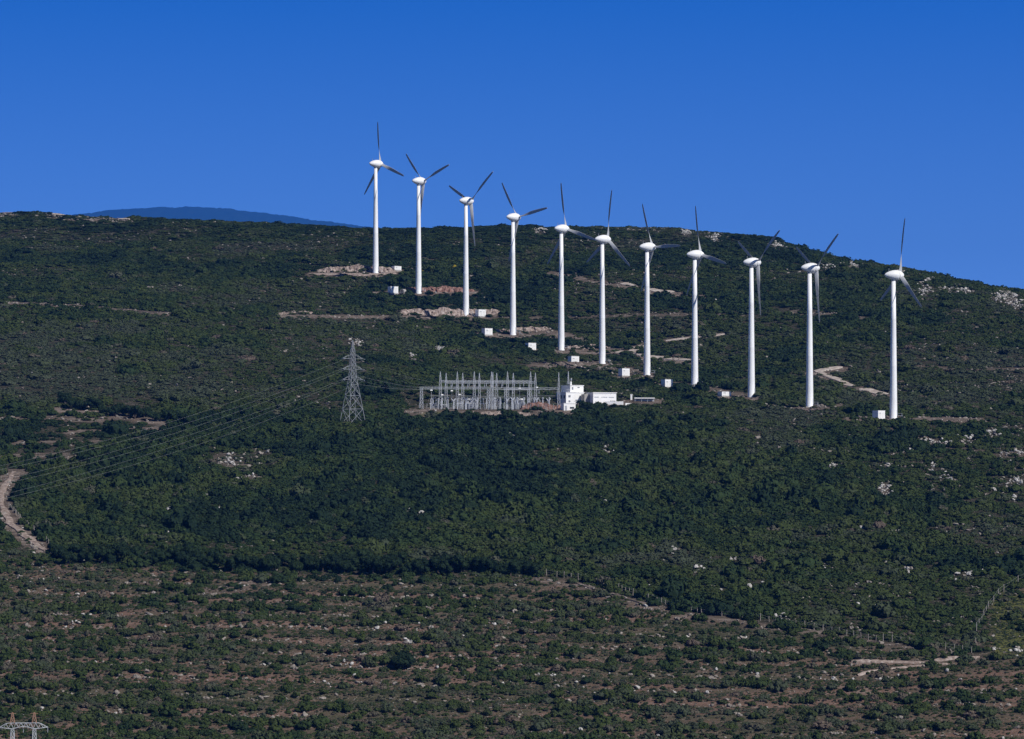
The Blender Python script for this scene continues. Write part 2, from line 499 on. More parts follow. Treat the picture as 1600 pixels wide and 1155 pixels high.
    bp = nt.nodes.new('ShaderNodeBump'); bp.inputs['Strength'].default_value = .8; bp.inputs['Distance'].default_value = .5
    L(n3.outputs['Fac'], bp.inputs['Height']); L(bp.outputs['Normal'], b.inputs['Normal'])
    me.materials.append(m_)
    o = bpy.data.objects.new('hillside', me); COL.objects.link(o)
    tag(o, 'scrub covered hillside rising from stony lower terraces to the skyline ridge', 'hillside', kind='structure')
ground_mesh()

# far blue mountain and the low ground between
def far_mountain():
    D = 32000.0
    sk = np.array([(-900, 640), (-500, 470), (-150, 382), (60, 349), (150, 333), (180, 330), (210, 327), (240, 325.5), (300, 324), (340, 325), (370, 328), (420, 334), (470, 340), (530, 348.5), (570, 354), (640, 364), (760, 400), (900, 480), (1100, 640)], float)
    xs = np.linspace(-9500, 1500, 620); ts = np.linspace(0, 1, 90)
    v = []; f = []
    for j, t in enumerate(ts):
        y = 25000 + 11667 * t
        k = math.sin(min(1, t / .6) * math.pi / 2) if t < .6 else 1 - ((t - .6) / .4) ** 2
        pxs = 800 + F * xs / D * 1.0
        zr = (HY - np.interp(pxs, sk[:, 0], sk[:, 1]) - 4.2 + 3.0 * (fbm(pxs / 26, pxs * 0, 77, 3) - .5)) * D / F
        X = (xs - 0) * 1.0 - 0
        Z = -60 + (zr + 60) * k * (1 - 0) + (fbm(X / 460 + 5, np.full_like(X, y / 460), 71, 4) - .5) * 200 * (k * (1 - k) * 2) + (fbm(X / 26, np.full_like(X, y / 60), 73, 2) - .5) * 22
        for a, b in zip(X, Z): v.append((a, y, b))
    n = len(xs)
    for j in range(len(ts) - 1):
        for i in range(n - 1):
            f.append((j * n + i, j * n + i + 1, (j + 1) * n + i + 1, (j + 1) * n + i))
    mb = MB(); mb.v = v; mb.f = f
    m = rock_mat('distant_woods', (.008, .02, .018), (.012, .028, .022), (.022, .038, .028), .012)
    o = mb.build('mountain', m, smooth=True)
    tag(o, 'distant rounded wooded mountain fading to blue behind the ridge', 'mountain', kind='structure')
    p = MB().add([(-5400, 3300, -152), (5400, 3300, -152), (9800, 37200, -70), (-9800, 37200, -70)], [(0, 1, 2, 3)]).build('plain', M['dirt'])
    tag(p, 'low brown ground hidden behind the ridge', 'plain', kind='structure')
far_mountain()

# ------------------------------------------------------------------ tracks and banks (setting)
def strip(name, pts, width, m, label, lift=.3, cat='track', wob=.55, seed=0):
    W = [place(*p) for p in pts]
    P = []
    for a, b in zip(W[:-1], W[1:]):
        k = max(2, int((b - a).length / 2.0))
        P += [a.lerp(b, i / k) for i in range(k)]
    P.append(W[-1])
    for _ in range(3):
        P = [P[0]] + [(P[i - 1] + P[i] * 2 + P[i + 1]) / 4 for i in range(1, len(P) - 1)] + [P[-1]]
    mb = MB(); rows = []
    for i, p in enumerate(P):
        d = P[min(i + 1, len(P) - 1)] - P[max(i - 1, 0)]
        d.z = 0; d.normalize(); nrm = Vector((-d.y, d.x, 0))
        e = 1 - .5 * (abs(i / (len(P) - 1) - .5) * 2) ** 6
        wl_ = width / 2 * e * (1 + wob * 2 * (float(vn(i / 3.0, seed + .3, 5)) - .5)); wr = width / 2 * e * (1 + wob * 2 * (float(vn(i / 3.0, seed + 7.7, 5)) - .5))
        row = []
        for s, dz in ((-wl_ - .4, -1.0), (-wl_, 0), (-wl_ / 3, .05), (wr / 3, .05), (wr, 0), (wr + .4, -1.0)):
            q = p + nrm * s
            row.append((q.x, q.y, float(terrain(q.x, q.y)) + lift + dz))
        rows.append(row)
    for r_ in rows: mb.v += r_
    for i in range(len(rows) - 1):
        for k in range(5):
            a = i * 6 + k
            mb.f.append((a, a + 1, a + 7, a + 6))
    o = mb.build(name, m)
    return tag(o, label, cat, kind='structure')

strip('dirt_track', [(22, 738), (6, 762), (-1, 785), (20, 824), (60, 853), (74, 863)], 2.2, M['bank_pink'], 'pale pink dirt track curving round the foot of the wood at the left edge', seed=1, wob=.6)
strip('dirt_track', [(20, 742), (60, 729), (112, 714)], 2.6, M['dirt'], 'faint brown track climbing right from the left edge bend', seed=2)
strip('dirt_track', [(962, 551), (985, 550), (1006, 541)], 5.5, M['track'], 'short pale track fork between the sixth and eighth turbines', seed=3)
strip('dirt_track', [(983, 551.5), (1015, 557), (1045, 561), (1082, 564)], 4.5, M['track'], 'pale track running from the fork to the eighth turbine tower', seed=4)
strip('dirt_track', [(1040, 533), (1090, 527), (1132, 522)], 3.5, M['track'], 'thin pale track above the fork by the eighth turbine', seed=5)
strip('dirt_track', [(1272, 581), (1292, 578), (1313, 573.5)], 5.0, M['track'], 'pale hairpin top right of the tenth turbine', seed=6)
strip('dirt_track', [(1282, 583), (1310, 594), (1335, 605)], 3.2, M['track'], 'pale track running down from the hairpin right of the tenth turbine', seed=7)
strip('dirt_track', [(1348, 607.5), (1384, 618)], 5.0, M['track'], 'pale track end just left of the last turbine', seed=8)
strip('dirt_track', [(1003, 450.5), (1030, 455), (1051, 458)], 6.0, M['track'], 'short white track right behind the seventh turbine tower', seed=9)
strip('dirt_track', [(972, 443), (992, 447)], 4.5, M['track'], 'tiny white track piece left behind the seventh turbine tower', seed=10)
strip('dirt_track', [(30, 474), (100, 477), (200, 485), (285, 492)], 2.0, M['dirt'], 'faint grey brown track across the upper left slope', seed=11)
strip('dirt_track', [(428, 493), (520, 494.5), (620, 495.5), (725, 495.5)], 2.4, M['dirt'], 'pinkish service track leading left from the third turbine', seed=12)
strip('dirt_track', [(1400, 655), (1460, 654.5), (1535, 657)], 4.5, M['dirt'], 'brown track leading right from the last turbine', seed=13)
strip('dirt_track', [(1330, 1034), (1450, 1036.5), (1530, 1027)], 1.1, M['bank_pink'], 'pinkish path below the fence at lower right', seed=14)
strip('dirt_track', [(1340, 1056), (1420, 1042), (1480, 1038)], 1.1, M['bank_pink'], 'narrow path branching down left from the lower right path', seed=15)
strip('dirt_track', [(88, 337.5), (140, 339), (196, 344.5)], 9.0, M['track'], 'pale strip of track cut along the left skyline', lift=.7, seed=16)
strip('dirt_track', [(-20, 333.5), (14, 334)], 9.0, M['track'], 'pale strip of track at the far left skyline', lift=.7, seed=17)
strip('dirt_track', [(490, 428.5), (560, 430), (618, 427)], 4.5, M['bank_pink'], 'pinkish pad at the foot of the first turbine', seed=18)
strip('dirt_track', [(900, 911), (940, 922), (975, 935), (1010, 948)], 1.4, M['dirt'], 'pinkish worn path along the fence at the wood edge', seed=19)

def bank(px0, px1, py, h, m, label, depth=6.0, seed=0, py1=None):
    """a rough cut face standing uphill of a pad"""
    a = place(px0, py); b = place(px1, py if py1 is None else py1)
    n = max(10, int((b - a).length / .55)); rows = 9
    mb = MB()
    for j in range(rows):
        t = j / (rows - 1)
        for i in range(n):
            s = i / (n - 1)
            p = a.lerp(b, s)
            e = math.sin(math.pi * min(1, max(0, s))) ** .4 if 0 < s < 1 else 0
            hh = h * e * (.45 + .9 * float(fbm(i * .16, seed * 3.3, 81, 3)))
            prof = sstep(0, .45, t) * (1 - .5 * sstep(.6, 1, t))
            y = p.y + depth * t + 2.2 * (float(fbm(i * .45, j * .7 + seed, 83, 3)) - .5) * 2
            x = p.x + .5 * (float(vn(i * .9, j * .9, 85)) - .5)
            z = float(terrain(x, y)) - .2 + hh * float(prof) + .75 * (float(vn(i * .8, j * 1.1, 87 + seed)) - .5) * (0 if j in (0, rows - 1) else 1)
            if j == rows - 1: z -= 1.0 + hh
            mb.v.append((x, y, z))
    for j in range(rows - 1):
        for i in range(n - 1):
            k = j * n + i
            mb.f.append((k, k + 1, k + n + 1, k + n))
    o = mb.build('earth_bank', m)
    return tag(o, label, 'bank', kind='structure')
bank(494, 620, 426, 3.2, M['bank_pink'], 'pale rocky cut bank behind the first turbine', seed=1)
bank(628, 742, 456, 2.4, M['bank_red'], 'brick red cut bank behind the second turbine', seed=2)
bank(622, 782, 492, 3.3, M['bank_pink'], 'pinkish rocky cut bank behind the third turbine', seed=3, depth=8)
bank(432, 505, 491.5, 1.1, M['bank_pink'], 'low pink bank along the service track at left', seed=4)
bank(770, 858, 520, 1.9, M['bank_pink'], 'broken pale bank behind the fourth turbine', seed=5, py1=516)
bank(882, 962, 545, 1.5, M['bank_pink'], 'low brown bank between the fifth and sixth turbines', seed=6)
bank(812, 884, 640, 3.4, M['bank_red'], 'reddish earth bank at the right end of the substation', seed=7, depth=10)
bank(744, 830, 650, 1.6, M['bank_pink'], 'pale earth bank in front of the substation', seed=8)
bank(850, 940, 571, 1.6, M['dirt'], 'brown earth heap left of the sixth turbine', seed=9)
bank(1155, 1180, 491, 1.0, M['dirt'], 'small brown bank behind the ninth turbine tower', seed=10)

# ------------------------------------------------------------------ plants: shapes
def ico(sub=1):
    t = (1 + 5 ** .5) / 2
    v = [(-1, t, 0), (1, t, 0), (-1, -t, 0), (1, -t, 0), (0, -1, t), (0, 1, t), (0, -1, -t), (0, 1, -t), (t, 0, -1), (t, 0, 1), (-t, 0, -1), (-t, 0, 1)]
    f = [(0, 11, 5), (0, 5, 1), (0, 1, 7), (0, 7, 10), (0, 10, 11), (1, 5, 9), (5, 11, 4), (11, 10, 2), (10, 7, 6), (7, 1, 8), (3, 9, 4), (3, 4, 2), (3, 2, 6), (3, 6, 8), (3, 8, 9), (4, 9, 5), (2, 4, 11), (6, 2, 10), (8, 6, 7), (9, 8, 1)]
    v = [Vector(p).normalized() for p in v]
    for _ in range(sub):
        cache = {}; nf = []
        def mid(a, b):
            k = (min(a, b), max(a, b))
            if k not in cache:
                v.append(((v[a] + v[b]) / 2).normalized()); cache[k] = len(v) - 1
            return cache[k]
        for a, b, c in f:
            ab, bc, ca = mid(a, b), mid(b, c), mid(c, a)
            nf += [(a, ab, ca), (b, bc, ab), (c, ca, bc), (ab, bc, ca)]
        f = nf
    return v, f
ICO1 = ico(1); ICO2 = ico(2)

def foliage(seed, lobes, nleaf, leaf, core=.82, flat=1.0):
    """leaf sprays over rough lobes: lobes = [(x,y,z,r)]"""
    r = random.Random(seed)
    mb = MB()
    for (x, y, z, rad) in lobes:
        vs = [Vector((x, y, z)) + Vector((p.x, p.y, p.z * flat)) * rad * core * (.8 + .4 * r.random()) for p in ICO1[0]]
        mb.add(vs, ICO1[1])
    tot = sum(l[3] ** 2 for l in lobes)
    for (x, y, z, rad) in lobes:
        for _ in range(int(nleaf * rad * rad / tot)):
            while True:
                d = Vector((r.gauss(0, 1), r.gauss(0, 1), r.gauss(.25, 1)))
                if d.length > .1: break
            d.normalize()
            p = Vector((x, y, z)) + Vector((d.x, d.y, d.z * flat)) * rad * (.80 + .32 * r.random())
            if p.z < 0.02: continue
            nrm = (d + Vector((r.gauss(0, .5), r.gauss(0, .5), r.gauss(0, .5)))).normalized()
            q = nrm.to_track_quat('Z', 'Y')
            a = r.random() * 6.28; sx = leaf * (.6 + .8 * r.random()); sy = sx * (.5 + .4 * r.random())
            ca, sa = math.cos(a), math.sin(a)
            c4 = [(-sx, -sy * .4), (0, -sy), (sx, sy * .3), (0, sy)]
            mb.add([p + q @ Vector((u * ca - w * sa, u * sa + w * ca, 0)) for u, w in c4], [(0, 1, 2, 3)])
    return mb

def bush_lobes(seed):
    r = random.Random(seed)
    L = []
    n = r.randint(4, 7)
    for k in range(n):
        a = 6.28 * k / n + r.random(); d = .30 + .38 * r.random()
        rad = .30 + .22 * r.random()
        L.append((d * math.cos(a), d * math.sin(a), rad * (.35 + .4 * r.random()), rad))
    L.append((r.uniform(-.15, .15), r.uniform(-.15, .15), .38 + .15 * r.random(), .42))
    return L
BUSH = [foliage(100 + k, bush_lobes(100 + k), 230, .13).mesh('scrub_bush', M['leaf']) for k in range(7)]

def rock_mesh(seed, m):
    r = random.Random(seed)
    mb = MB()
    ph = [r.random() * 10 for _ in range(3)]
    sx, sy, sz = .8 + .5 * r.random(), .7 + .5 * r.random(), .5 + .6 * r.random()
    vs = []
    for p in ICO2[0]:
        k = .45 + 1.1 * float(fbm(p.x * 1.7 + ph[0] + p.z, p.y * 1.7 + ph[1] - p.z * .9, seed, 3))
        q = Vector((p.x * sx, p.y * sy, p.z * sz)) * k
        if q.z < -.25: q.z = -.25
        vs.append(q)
    mb.add(vs, ICO2[1])
    return mb.mesh('limestone_boulder', m)
ROCK = [rock_mesh(300 + k, M['rock']) for k in range(6)]
RUB = [rock_mesh(340 + k, M['rubble']) for k in range(5)] + [rock_mesh(360 + k, M['rock']) for k in range(2)]

def scatter(name, P, rot, scl, var, tint, meshes, label, cat):
    me = bpy.data.meshes.new(name)
    n = len(P)
    me.vertices.add(n); me.vertices.foreach_set('co', np.asarray(P, np.float32).ravel())
    for nm, ty, d in (('rot', 'FLOAT_VECTOR', rot), ('scl', 'FLOAT_VECTOR', scl)):
        a = me.attributes.new(nm, ty, 'POINT'); a.data.foreach_set('vector', np.asarray(d, np.float32).ravel())
    a = me.attributes.new('variant', 'INT', 'POINT'); a.data.foreach_set('value', np.asarray(var, np.int32))
    a = me.attributes.new('tint', 'FLOAT', 'POINT'); a.data.foreach_set('value', np.asarray(tint, np.float32))
    me.update()
    o = bpy.data.objects.new(name, me); COL.objects.link(o)
    c = bpy.data.collections.new(name + '_kinds')
    for k, mm in enumerate(meshes):
        c.objects.link(bpy.data.objects.new('%s_kind_%02d' % (name, k), mm))
    ng = bpy.data.node_groups.new(name + '_scatter', 'GeometryNodeTree')
    ng.interface.new_socket('Geometry', in_out='INPUT', socket_type='NodeSocketGeometry')
    ng.interface.new_socket('Geometry', in_out='OUTPUT', socket_type='NodeSocketGeometry')
    N = ng.nodes; L = ng.links.new
    gi = N.new('NodeGroupInput'); go = N.new('NodeGroupOutput')
    ci = N.new('GeometryNodeCollectionInfo'); ci.inputs['Collection'].default_value = c
    ci.inputs['Separate Children'].default_value = True; ci.inputs['Reset Children'].default_value = True
    ip = N.new('GeometryNodeInstanceOnPoints'); ip.inputs['Pick Instance'].default_value = True
    def na(nm, ty):
        k = N.new('GeometryNodeInputNamedAttribute'); k.data_type = ty; k.inputs['Name'].default_value = nm
        return k.outputs['Attribute']
    L(gi.outputs[0], ip.inputs['Points']); L(ci.outputs[0], ip.inputs['Instance'])
    L(na('variant', 'INT'), ip.inputs['Instance Index'])
    L(na('rot', 'FLOAT_VECTOR'), ip.inputs['Rotation']); L(na('scl', 'FLOAT_VECTOR'), ip.inputs['Scale'])
    L(ip.outputs[0], go.inputs[0])
    md = o.modifiers.new('scatter', 'NODES'); md.node_group = ng
    return tag(o, label, cat, kind='stuff')

# footprints that stay clear of scrub: (x, y, radius) in metres, filled in below
CLEAR = []
def clear_rect(a, b, pad):
    CLEAR.append((a, b, pad))

# ------------------------------------------------------------------ wind turbines
HUB = 55.0
def blade_mesh():
    mb = MB()
    st = [(0.6, 1.3, 1.0, 64), (1.4, 1.9, .95, 63), (2.0, 1.9, .78, 62), (2.7, 1.65, .58, 60), (3.6, 1.55, .42, 54), (4.8, 1.52, .30, 46), (6.5, 1.60, .22, 35), (8.2, 1.65, .17, 20), (9.8, 1.65, .14, 10), (13, 1.55, .10, 4), (16.5, 1.32, .08, 1.5), (19.5, 1.1, .06, 0), (21.4, .8, .04, -1), (22.0, .28, .03, -1)]
    n = 14
    for (r, c, th, tw) in st:
        b = R(tw + 1)
        bend = .9 * (r / 22) ** 2
        for k in range(n):
            t = 2 * math.pi * k / n
            cx = c * (.5 * math.cos(t) + (.12 if r > 2 else 0)); cy = th * .5 * math.sin(t) * (1 if r < 2 else (.6 + .4 * (math.cos(t) + 1) / 2))
            # Y is the tangent of the rotor disc, X the rotor axis
            mb.v.append((bend + cx * math.sin(b) + cy * math.cos(b), cx * math.cos(b) - cy * math.sin(b), r))
    for i in range(len(st) - 1):
        for k in range(n):
            mb.f.append((i * n + k, i * n + (k + 1) % n, (i + 1) * n + (k + 1) % n, (i + 1) * n + k))
    mb.f.append(tuple(range(n - 1, -1, -1))); mb.f.append(tuple(range((len(st) - 1) * n, len(st) * n)))
    return mb.mesh('blade', M['blade'], True)
BLADE = blade_mesh()
def tower_mesh():
    return MB().lathe([(-3, 1.62), (0, 1.62), (.3, 1.5), (6, 1.42), (20, 1.24), (20.1, 1.25), (20.2, 1.24), (38, 1.02), (38.1, 1.03), (38.2, 1.02), (HUB - 2.0, .80)], 28).mesh('tower', M['white'], True)
TOWER = tower_mesh()
COLLAR = MB().lathe([(HUB - 2.3, .86), (HUB - 1.2, .86)], 24).mesh('yaw_collar', M['equip'], True)
def egg(prof, nm):
    return MB().lathe(prof, 28, 'X', (0, 0, HUB)).mesh(nm, M['white'], True)
# egg-shaped nacelle: thin tail behind, widest at the ring generator
NAC = egg([(-3.75, .10), (-3.62, .36), (-3.1, .80), (-2.3, 1.22), (-1.3, 1.60), (-.3, 1.86), (.6, 1.97), (1.3, 1.97), (1.74, 1.93)], 'nacelle')
SPIN = egg([(1.80, 1.90), (2.3, 1.82), (2.9, 1.60), (3.5, 1.26), (4.0, .86), (4.3, .42), (4.38, .08)], 'spinner')
DOOR = MB().box((1.35, 0, 2.3), (.35, .95, 2.2)).mesh('tower_door', M['equip'])
STAIR = (MB().box((2.5, 0, 1.1), (1.9, 1.3, .12)).tube((3.3, -.6, -.5), (3.3, -.6, 1.9), .04).tube((3.3, .6, -.5), (3.3, .6, 1.9), .04)
         .tube((1.7, -.6, 1.9), (3.3, -.6, 1.9), .035).tube((1.7, .6, 1.9), (3.3, .6, 1.9), .035).box((3.7, 0, .5), (.6, 1.2, .1)).box((4.2, 0, .05), (.6, 1.2, .1))).mesh('entry_steps', M['steel'])
MAST = MB().tube((-1.9, 0, HUB + 1.4), (-1.9, 0, HUB + 2.6), .06).tube((-1.9, -.35, HUB + 2.5), (-1.9, .35, HUB + 2.5), .05).mesh('wind_vane', M['equip'])

phases = [-10, -47.5, -66, -38, -13.5, 6, -28, -17, 57, 56, 7]
forek = [.53, .57, .56, .60, .59, .51, .50, .45, .45, .44, .42]
tlab = ['leftmost and highest wind turbine, in front of a pale rocky cut bank',
        'second wind turbine from the left, standing before the brick red bank',
        'third wind turbine from the left, two blades raised in a V against the sky',
        'fourth wind turbine from the left, one blade reaching right just above the skyline',
        'fifth wind turbine from the left, one blade up and one white blade slanting down right',
        'sixth wind turbine from the left, upright blade leaning slightly right above the skyline',
        'seventh wind turbine from the left, with one blade level to the right',
        'eighth wind turbine from the left, where the pale track from the fork ends',
        'ninth wind turbine from the left, all blades below the skyline, one hanging down',
        'tenth wind turbine from the left, only one raised blade tip above the skyline',
        'rightmost and nearest wind turbine, tallest in the picture, with a white kiosk at its foot']
for i, (px, py) in enumerate(TURB):
    b = place(px, py)
    az = math.atan2(b.x, b.y) + math.acos(forek[i])
    t = empty('wind_turbine', b, math.pi / 2 - az, tlab[i], 'wind turbine', 'row of wind turbines down the hillside')
    for nm, me in (('tower', TOWER), ('yaw_collar', COLLAR), ('nacelle', NAC), ('spinner', SPIN), ('wind_vane', MAST)):
        o = bpy.data.objects.new(nm, me); COL.objects.link(o); o.parent = t
    for nm, me in (('tower_door', DOOR), ('entry_steps', STAIR)):
        o = bpy.data.objects.new(nm, me); COL.objects.link(o); o.parent = t
        o.rotation_euler = (0, 0, R(-15) - t.rotation_euler.z)
    for k in range(3):
        o = bpy.data.objects.new('blade', BLADE); COL.objects.link(o); o.parent = t
        o.location = (2.75, 0, HUB)
        # local +Y points left/away from us, so a clockwise angle on screen turns about +X positively
        o.rotation_euler = (R(phases[i] + 120 * k), 0, 0)
    CLEAR.append((b, b, 3.0))

# ------------------------------------------------------------------ transformer kiosks
def kiosk(px, py, w, h, d, label, rz=R(12), grey=False):
    b = place(px, py)
    k = empty('transformer_kiosk', (b.x, b.y, b.z), rz, label, 'kiosk', 'white transformer kiosks beside the turbines')
    MB().box((0, 0, -.35), (w + .5, d + .5, 1.2)).build('plinth', M['concrete'], k)
    MB().box((0, 0, .25 + h / 2), (w, d, h)).build('cabinet', M['kiosk'], k)
    MB().box((0, 0, .25 + h + .08), (w + .16, d + .16, .16)).build('roof', M['kiosk'], k)
    for s in (-1, 1):
        MB().box((s * w * .22, -d / 2 - .02, .25 + h * .45), (w * .36, .05, h * .78)).build('door', M['cream'], k)
    v = MB()
    for q in range(4): v.box((-w * .22, -d / 2 - .06, .25 + h * .66 + q * .1), (w * .24, .04, .05))
    v.build('louvre', M['equip'], k)
    CLEAR.append((b + Vector((-w / 2, -d, 0)), b + Vector((w / 2, d, 0)), 2.2))
for a in [(619.5, 423, 3.9, 1.8, 3, 'low white kiosk half hidden right of the first turbine'),
          (614, 459, 4.2, 3.1, 3, 'white kiosk left of the second turbine'),
          (751, 495, 4.1, 3.0, 3, 'white kiosk just right of the third turbine'),
          (761, 524, 4.1, 2.8, 3, 'white kiosk left of the fourth turbine'),
          (829, 547.5, 4.0, 2.9, 3, 'white kiosk left of the fifth turbine'),
          (896, 568.5, 4.0, 2.9, 3, 'white kiosk left of the sixth turbine'),
          (975, 588, 3.8, 2.9, 3, 'white kiosk left of the seventh turbine'),
          (1042, 605.5, 3.8, 2.9, 3, 'white kiosk left of the eighth turbine'),
          (1132, 619.5, 4.6, 1.5, 3, 'low wide white kiosk left of the ninth turbine'),
          (1373, 655.5, 3.6, 3.0, 3.2, 'white kiosk with a shaded left side at the foot of the last turbine')]:
    kiosk(*a, rz=R(38) if a[0] > 1300 else R(32))
# pipe ring and grey slab by the second kiosk
b = place(630, 459)
o = MB().lathe([(-1.2, 1.15), (1.2, 1.15), (1.2, .9), (-1.2, .9)], 18, 'X').build('concrete_ring', M['concrete'])
o.location = (b.x, b.y, b.z + 1.1); o.rotation_euler = (0, 0, R(60))
tag(o, 'grey concrete pipe ring right of the white kiosk by the second turbine', 'pipe')

# ------------------------------------------------------------------ lattice work
def lattice_tower(mb, base, top, z0, z1, n, r=.09, rb=.055, cx=0, cy=0):
    """four tapering legs with X braces between z0 and z1, widths base -> top"""
    cs = ((-1, -1), (1, -1), (1, 1), (-1, 1))
    def pt(k, t):
        w = (base + (top - base) * t) / 2
        return Vector((cx + cs[k][0] * w, cy + cs[k][1] * w, z0 + (z1 - z0) * t))
    # panels get shorter upwards
    ts = [0.0]
    ww = [base + (top - base) * (i / n) for i in range(n)]
    tot = sum(ww)
    for w in ww: ts.append(ts[-1] + w / tot)
    for k in range(4):
        mb.tube(pt(k, 0), pt(k, 1), r, r * .8)
    for a, b_ in zip(ts[:-1], ts[1:]):
        for k in range(4):
            j = (k + 1) % 4
            mb.tube(pt(k, a), pt(j, b_), rb); mb.tube(pt(j, a), pt(k, b_), rb)
            mb.tube(pt(k, b_), pt(j, b_), rb)
    return mb

def truss(mb, a, b, w, h, n, r=.05):
    """box truss from a to b"""
    a = Vector(a); b = Vector(b); d = (b - a).normalized(); s = Vector((-d.y, d.x, 0)).normalized() * w / 2; u = Vector((0, 0, h / 2))
    cor = (s + u, -s + u, -s - u, s - u)
    for c in cor: mb.tube(a + c, b + c, r)
    for i in range(n):
        p = a.lerp(b, i / n); q = a.lerp(b, (i + 1) / n)
        for k in range(4):
            j = (k + 1) % 4
            mb.tube(p + cor[k], q + cor[j], r * .8)
            mb.tube(q + cor[k], q + cor[j], r * .8)
    return mb

# ---- the pylon in the middle of the slope
pb = place(551, 661.5)
PYA = R(32)
pyl = empty('lattice_pylon', pb, PYA, 'grey lattice pylon standing alone left of the substation', 'pylon')
H = 31.5
mb = MB(); lattice_tower(mb, 7.4, 2.2, -.8, 17.5, 4, .13, .07); mb.build('tower_legs', M['tower_steel'], pyl)
mb = MB(); lattice_tower(mb, 2.2, 1.3, 17.5, 27.5, 5, .10, .055); lattice_tower(mb, 1.3, .12, 27.5, H, 3, .11, .06); mb.build('tower_head', M['tower_steel'], pyl)
ARM = 4.3
arm_pts = []
for z in (16.6, 20.6, 24.6):
    for s in (-1, 1):
        m_ = MB(); w = 1.0
        tip = Vector((s * ARM, 0, z))
        for c in ((s * w, -w, z - .2), (s * w, w, z - .2)): m_.tube(c, tip, .075)
        for c in ((s * w * .9, -w * .9, z + 1.5), (s * w * .9, w * .9, z + 1.5)): m_.tube(c, tip, .06)
        for k in (.33, .66):
            a = Vector((s * w, -w, z - .2)).lerp(tip, k); b_ = Vector((s * w, w, z - .2)).lerp(tip, k); c_ = Vector((s * w * .9, -w * .9, z + 1.5)).lerp(tip, k)
            m_.tube(a, b_, .06); m_.tube(a, c_, .06)
        o = m_.build('cross_arm', M['tower_steel'], pyl)
        for e in (-1, 1):
            q = Vector((s * ARM, e * 1.7, z - .35))
            ins = MB().tube(tip, q, .09, .09, 6).build('insulator', M['porcelain'], o)
        arm_pts.append((s, z))
for k in range(4):
    cs = ((-1, -1), (1, -1), (1, 1), (-1, 1))[k]
    MB().box((cs[0] * 3.65, cs[1] * 3.65, -.3), (1.0, 1.0, 1.4)).build('footing', M['concrete'], pyl)

def wpt(s, z, e):
    q = Matrix.Rotation(PYA, 3, 'Z') @ Vector((s * ARM, e * 1.7, z - .35))
    return pb + q
def wire(a, b, sag, label, group, r=.019, n=40):
    pts = []
    for i in range(n + 1):
        t = i / n
        p = a.lerp(b, t); p.z -= sag * 4 * t * (1 - t)
        pts.append(p)
    mb = MB().path(pts, r, 3)
    o = mb.build('power_line', M['wire'])
    return tag(o, label, 'power line', group)
lev = {16.6: 'lower', 20.6: 'middle', 24.6: 'upper'}
# the far end is a support off the left of the picture
base_l = Vector((-1000 / F * 1180, 1180, 0))
for (s, z) in arm_pts:
    a = wpt(s, z, -1)
    end = base_l + Vector((s * 3.2, -s * 3.0, -3.5 + (z - 16.6) * 1.25))
    wire(a, end, 5.5, '%s conductor on the %s side of the pylon, sagging away to lower left' % (lev[z], 'far' if s > 0 else 'near'), 'conductors running lower left from the pylon')

# ------------------------------------------------------------------ pylon at lower left corner, top of it in view
qb = place(37, 1258) if False else None
Yq = 905.0
qx = (36.5 - 800) / F * Yq
qb = Vector((qx, Yq, float(terrain(qx, Yq))))
q = empty('portal_pylon', qb, R(6), 'grey portal pylon with two orange peaks cut off at the lower left corner', 'pylon')
ztop = (HY - 1134) / F * Yq - qb.z
for s in (-1, 1):
    m_ = MB(); lattice_tower(m_, 2.2, .7, -1, ztop - .9, 9, .10, .06, cx=s * 2.55); m_.build('leg', M['steel'], q)
m_ = MB()
def arm_z(x): return .35 + .65 * abs(math.cos(x / 2.55 * math.pi / 2)) * (1 if abs(x) < 2.55 else -.1)
xs_ = [-5.8 + 11.6 * i / 20 for i in range(21)]
for yy in (-.45, .45):
    top_ = [Vector((x, yy * (1 if abs(x) < 4 else max(.05, (5.9 - abs(x)) / 1.9)), ztop + .65 - (0 if abs(x) < 3.8 else (abs(x) - 3.8) * .55))) for x in xs_]
    bot_ = [Vector((x, yy * (1 if abs(x) < 4 else max(.05, (5.9 - abs(x)) / 1.9)), ztop - .75 + (.55 * abs(math.cos(x / 2.55 * math.pi / 2)) if abs(x) < 2.55 else (abs(x) - 2.55) * .12))) for x in xs_]
    m_.path(top_, .085); m_.path(bot_, .085)
    for i in range(20):
        m_.tube(top_[i], bot_[i + 1], .055) if i % 2 else m_.tube(bot_[i], top_[i + 1], .055)
    if yy < 0: keep = (top_, bot_)
    else:
        for i in range(21):
            m_.tube(keep[0][i], top_[i], .05); m_.tube(keep[1][i], bot_[i], .05)
m_.build('cross_arm', M['steel'], q)
for s in (-1, 1):
    m_ = MB(); lattice_tower(m_, 1.1, .25, ztop + .65, ztop + 3.1, 3, .08, .05, cx=s * 2.55)
    m_.tube((s * 2.55 - .9, 0, ztop + 2.9), (s * 2.55 + .9, 0, ztop + 2.9), .07)
    m_.build('earth_peak', M['orange'], q)
for x in (-5.7, 0, 5.7):
    MB().tube((x, 0, ztop - .35), (x, 0, ztop - 1.6), .06, .06, 8).build('insulator', M['porcelain'], q)
CLEAR.append((qb, qb, 4.0))

# ------------------------------------------------------------------ substation
SB = _sb
SUBY = SB.y
SC = F / SUBY
def sx(px, y=None):
    y = SUBY if y is None else y
    return (px - 800) / F * y
SZ = SB.z
def gz(x, y): return float(terrain(x, y))
x0, x1 = PAD[0], PAD[1]
def yz(X, Y): return gz(X, Y)

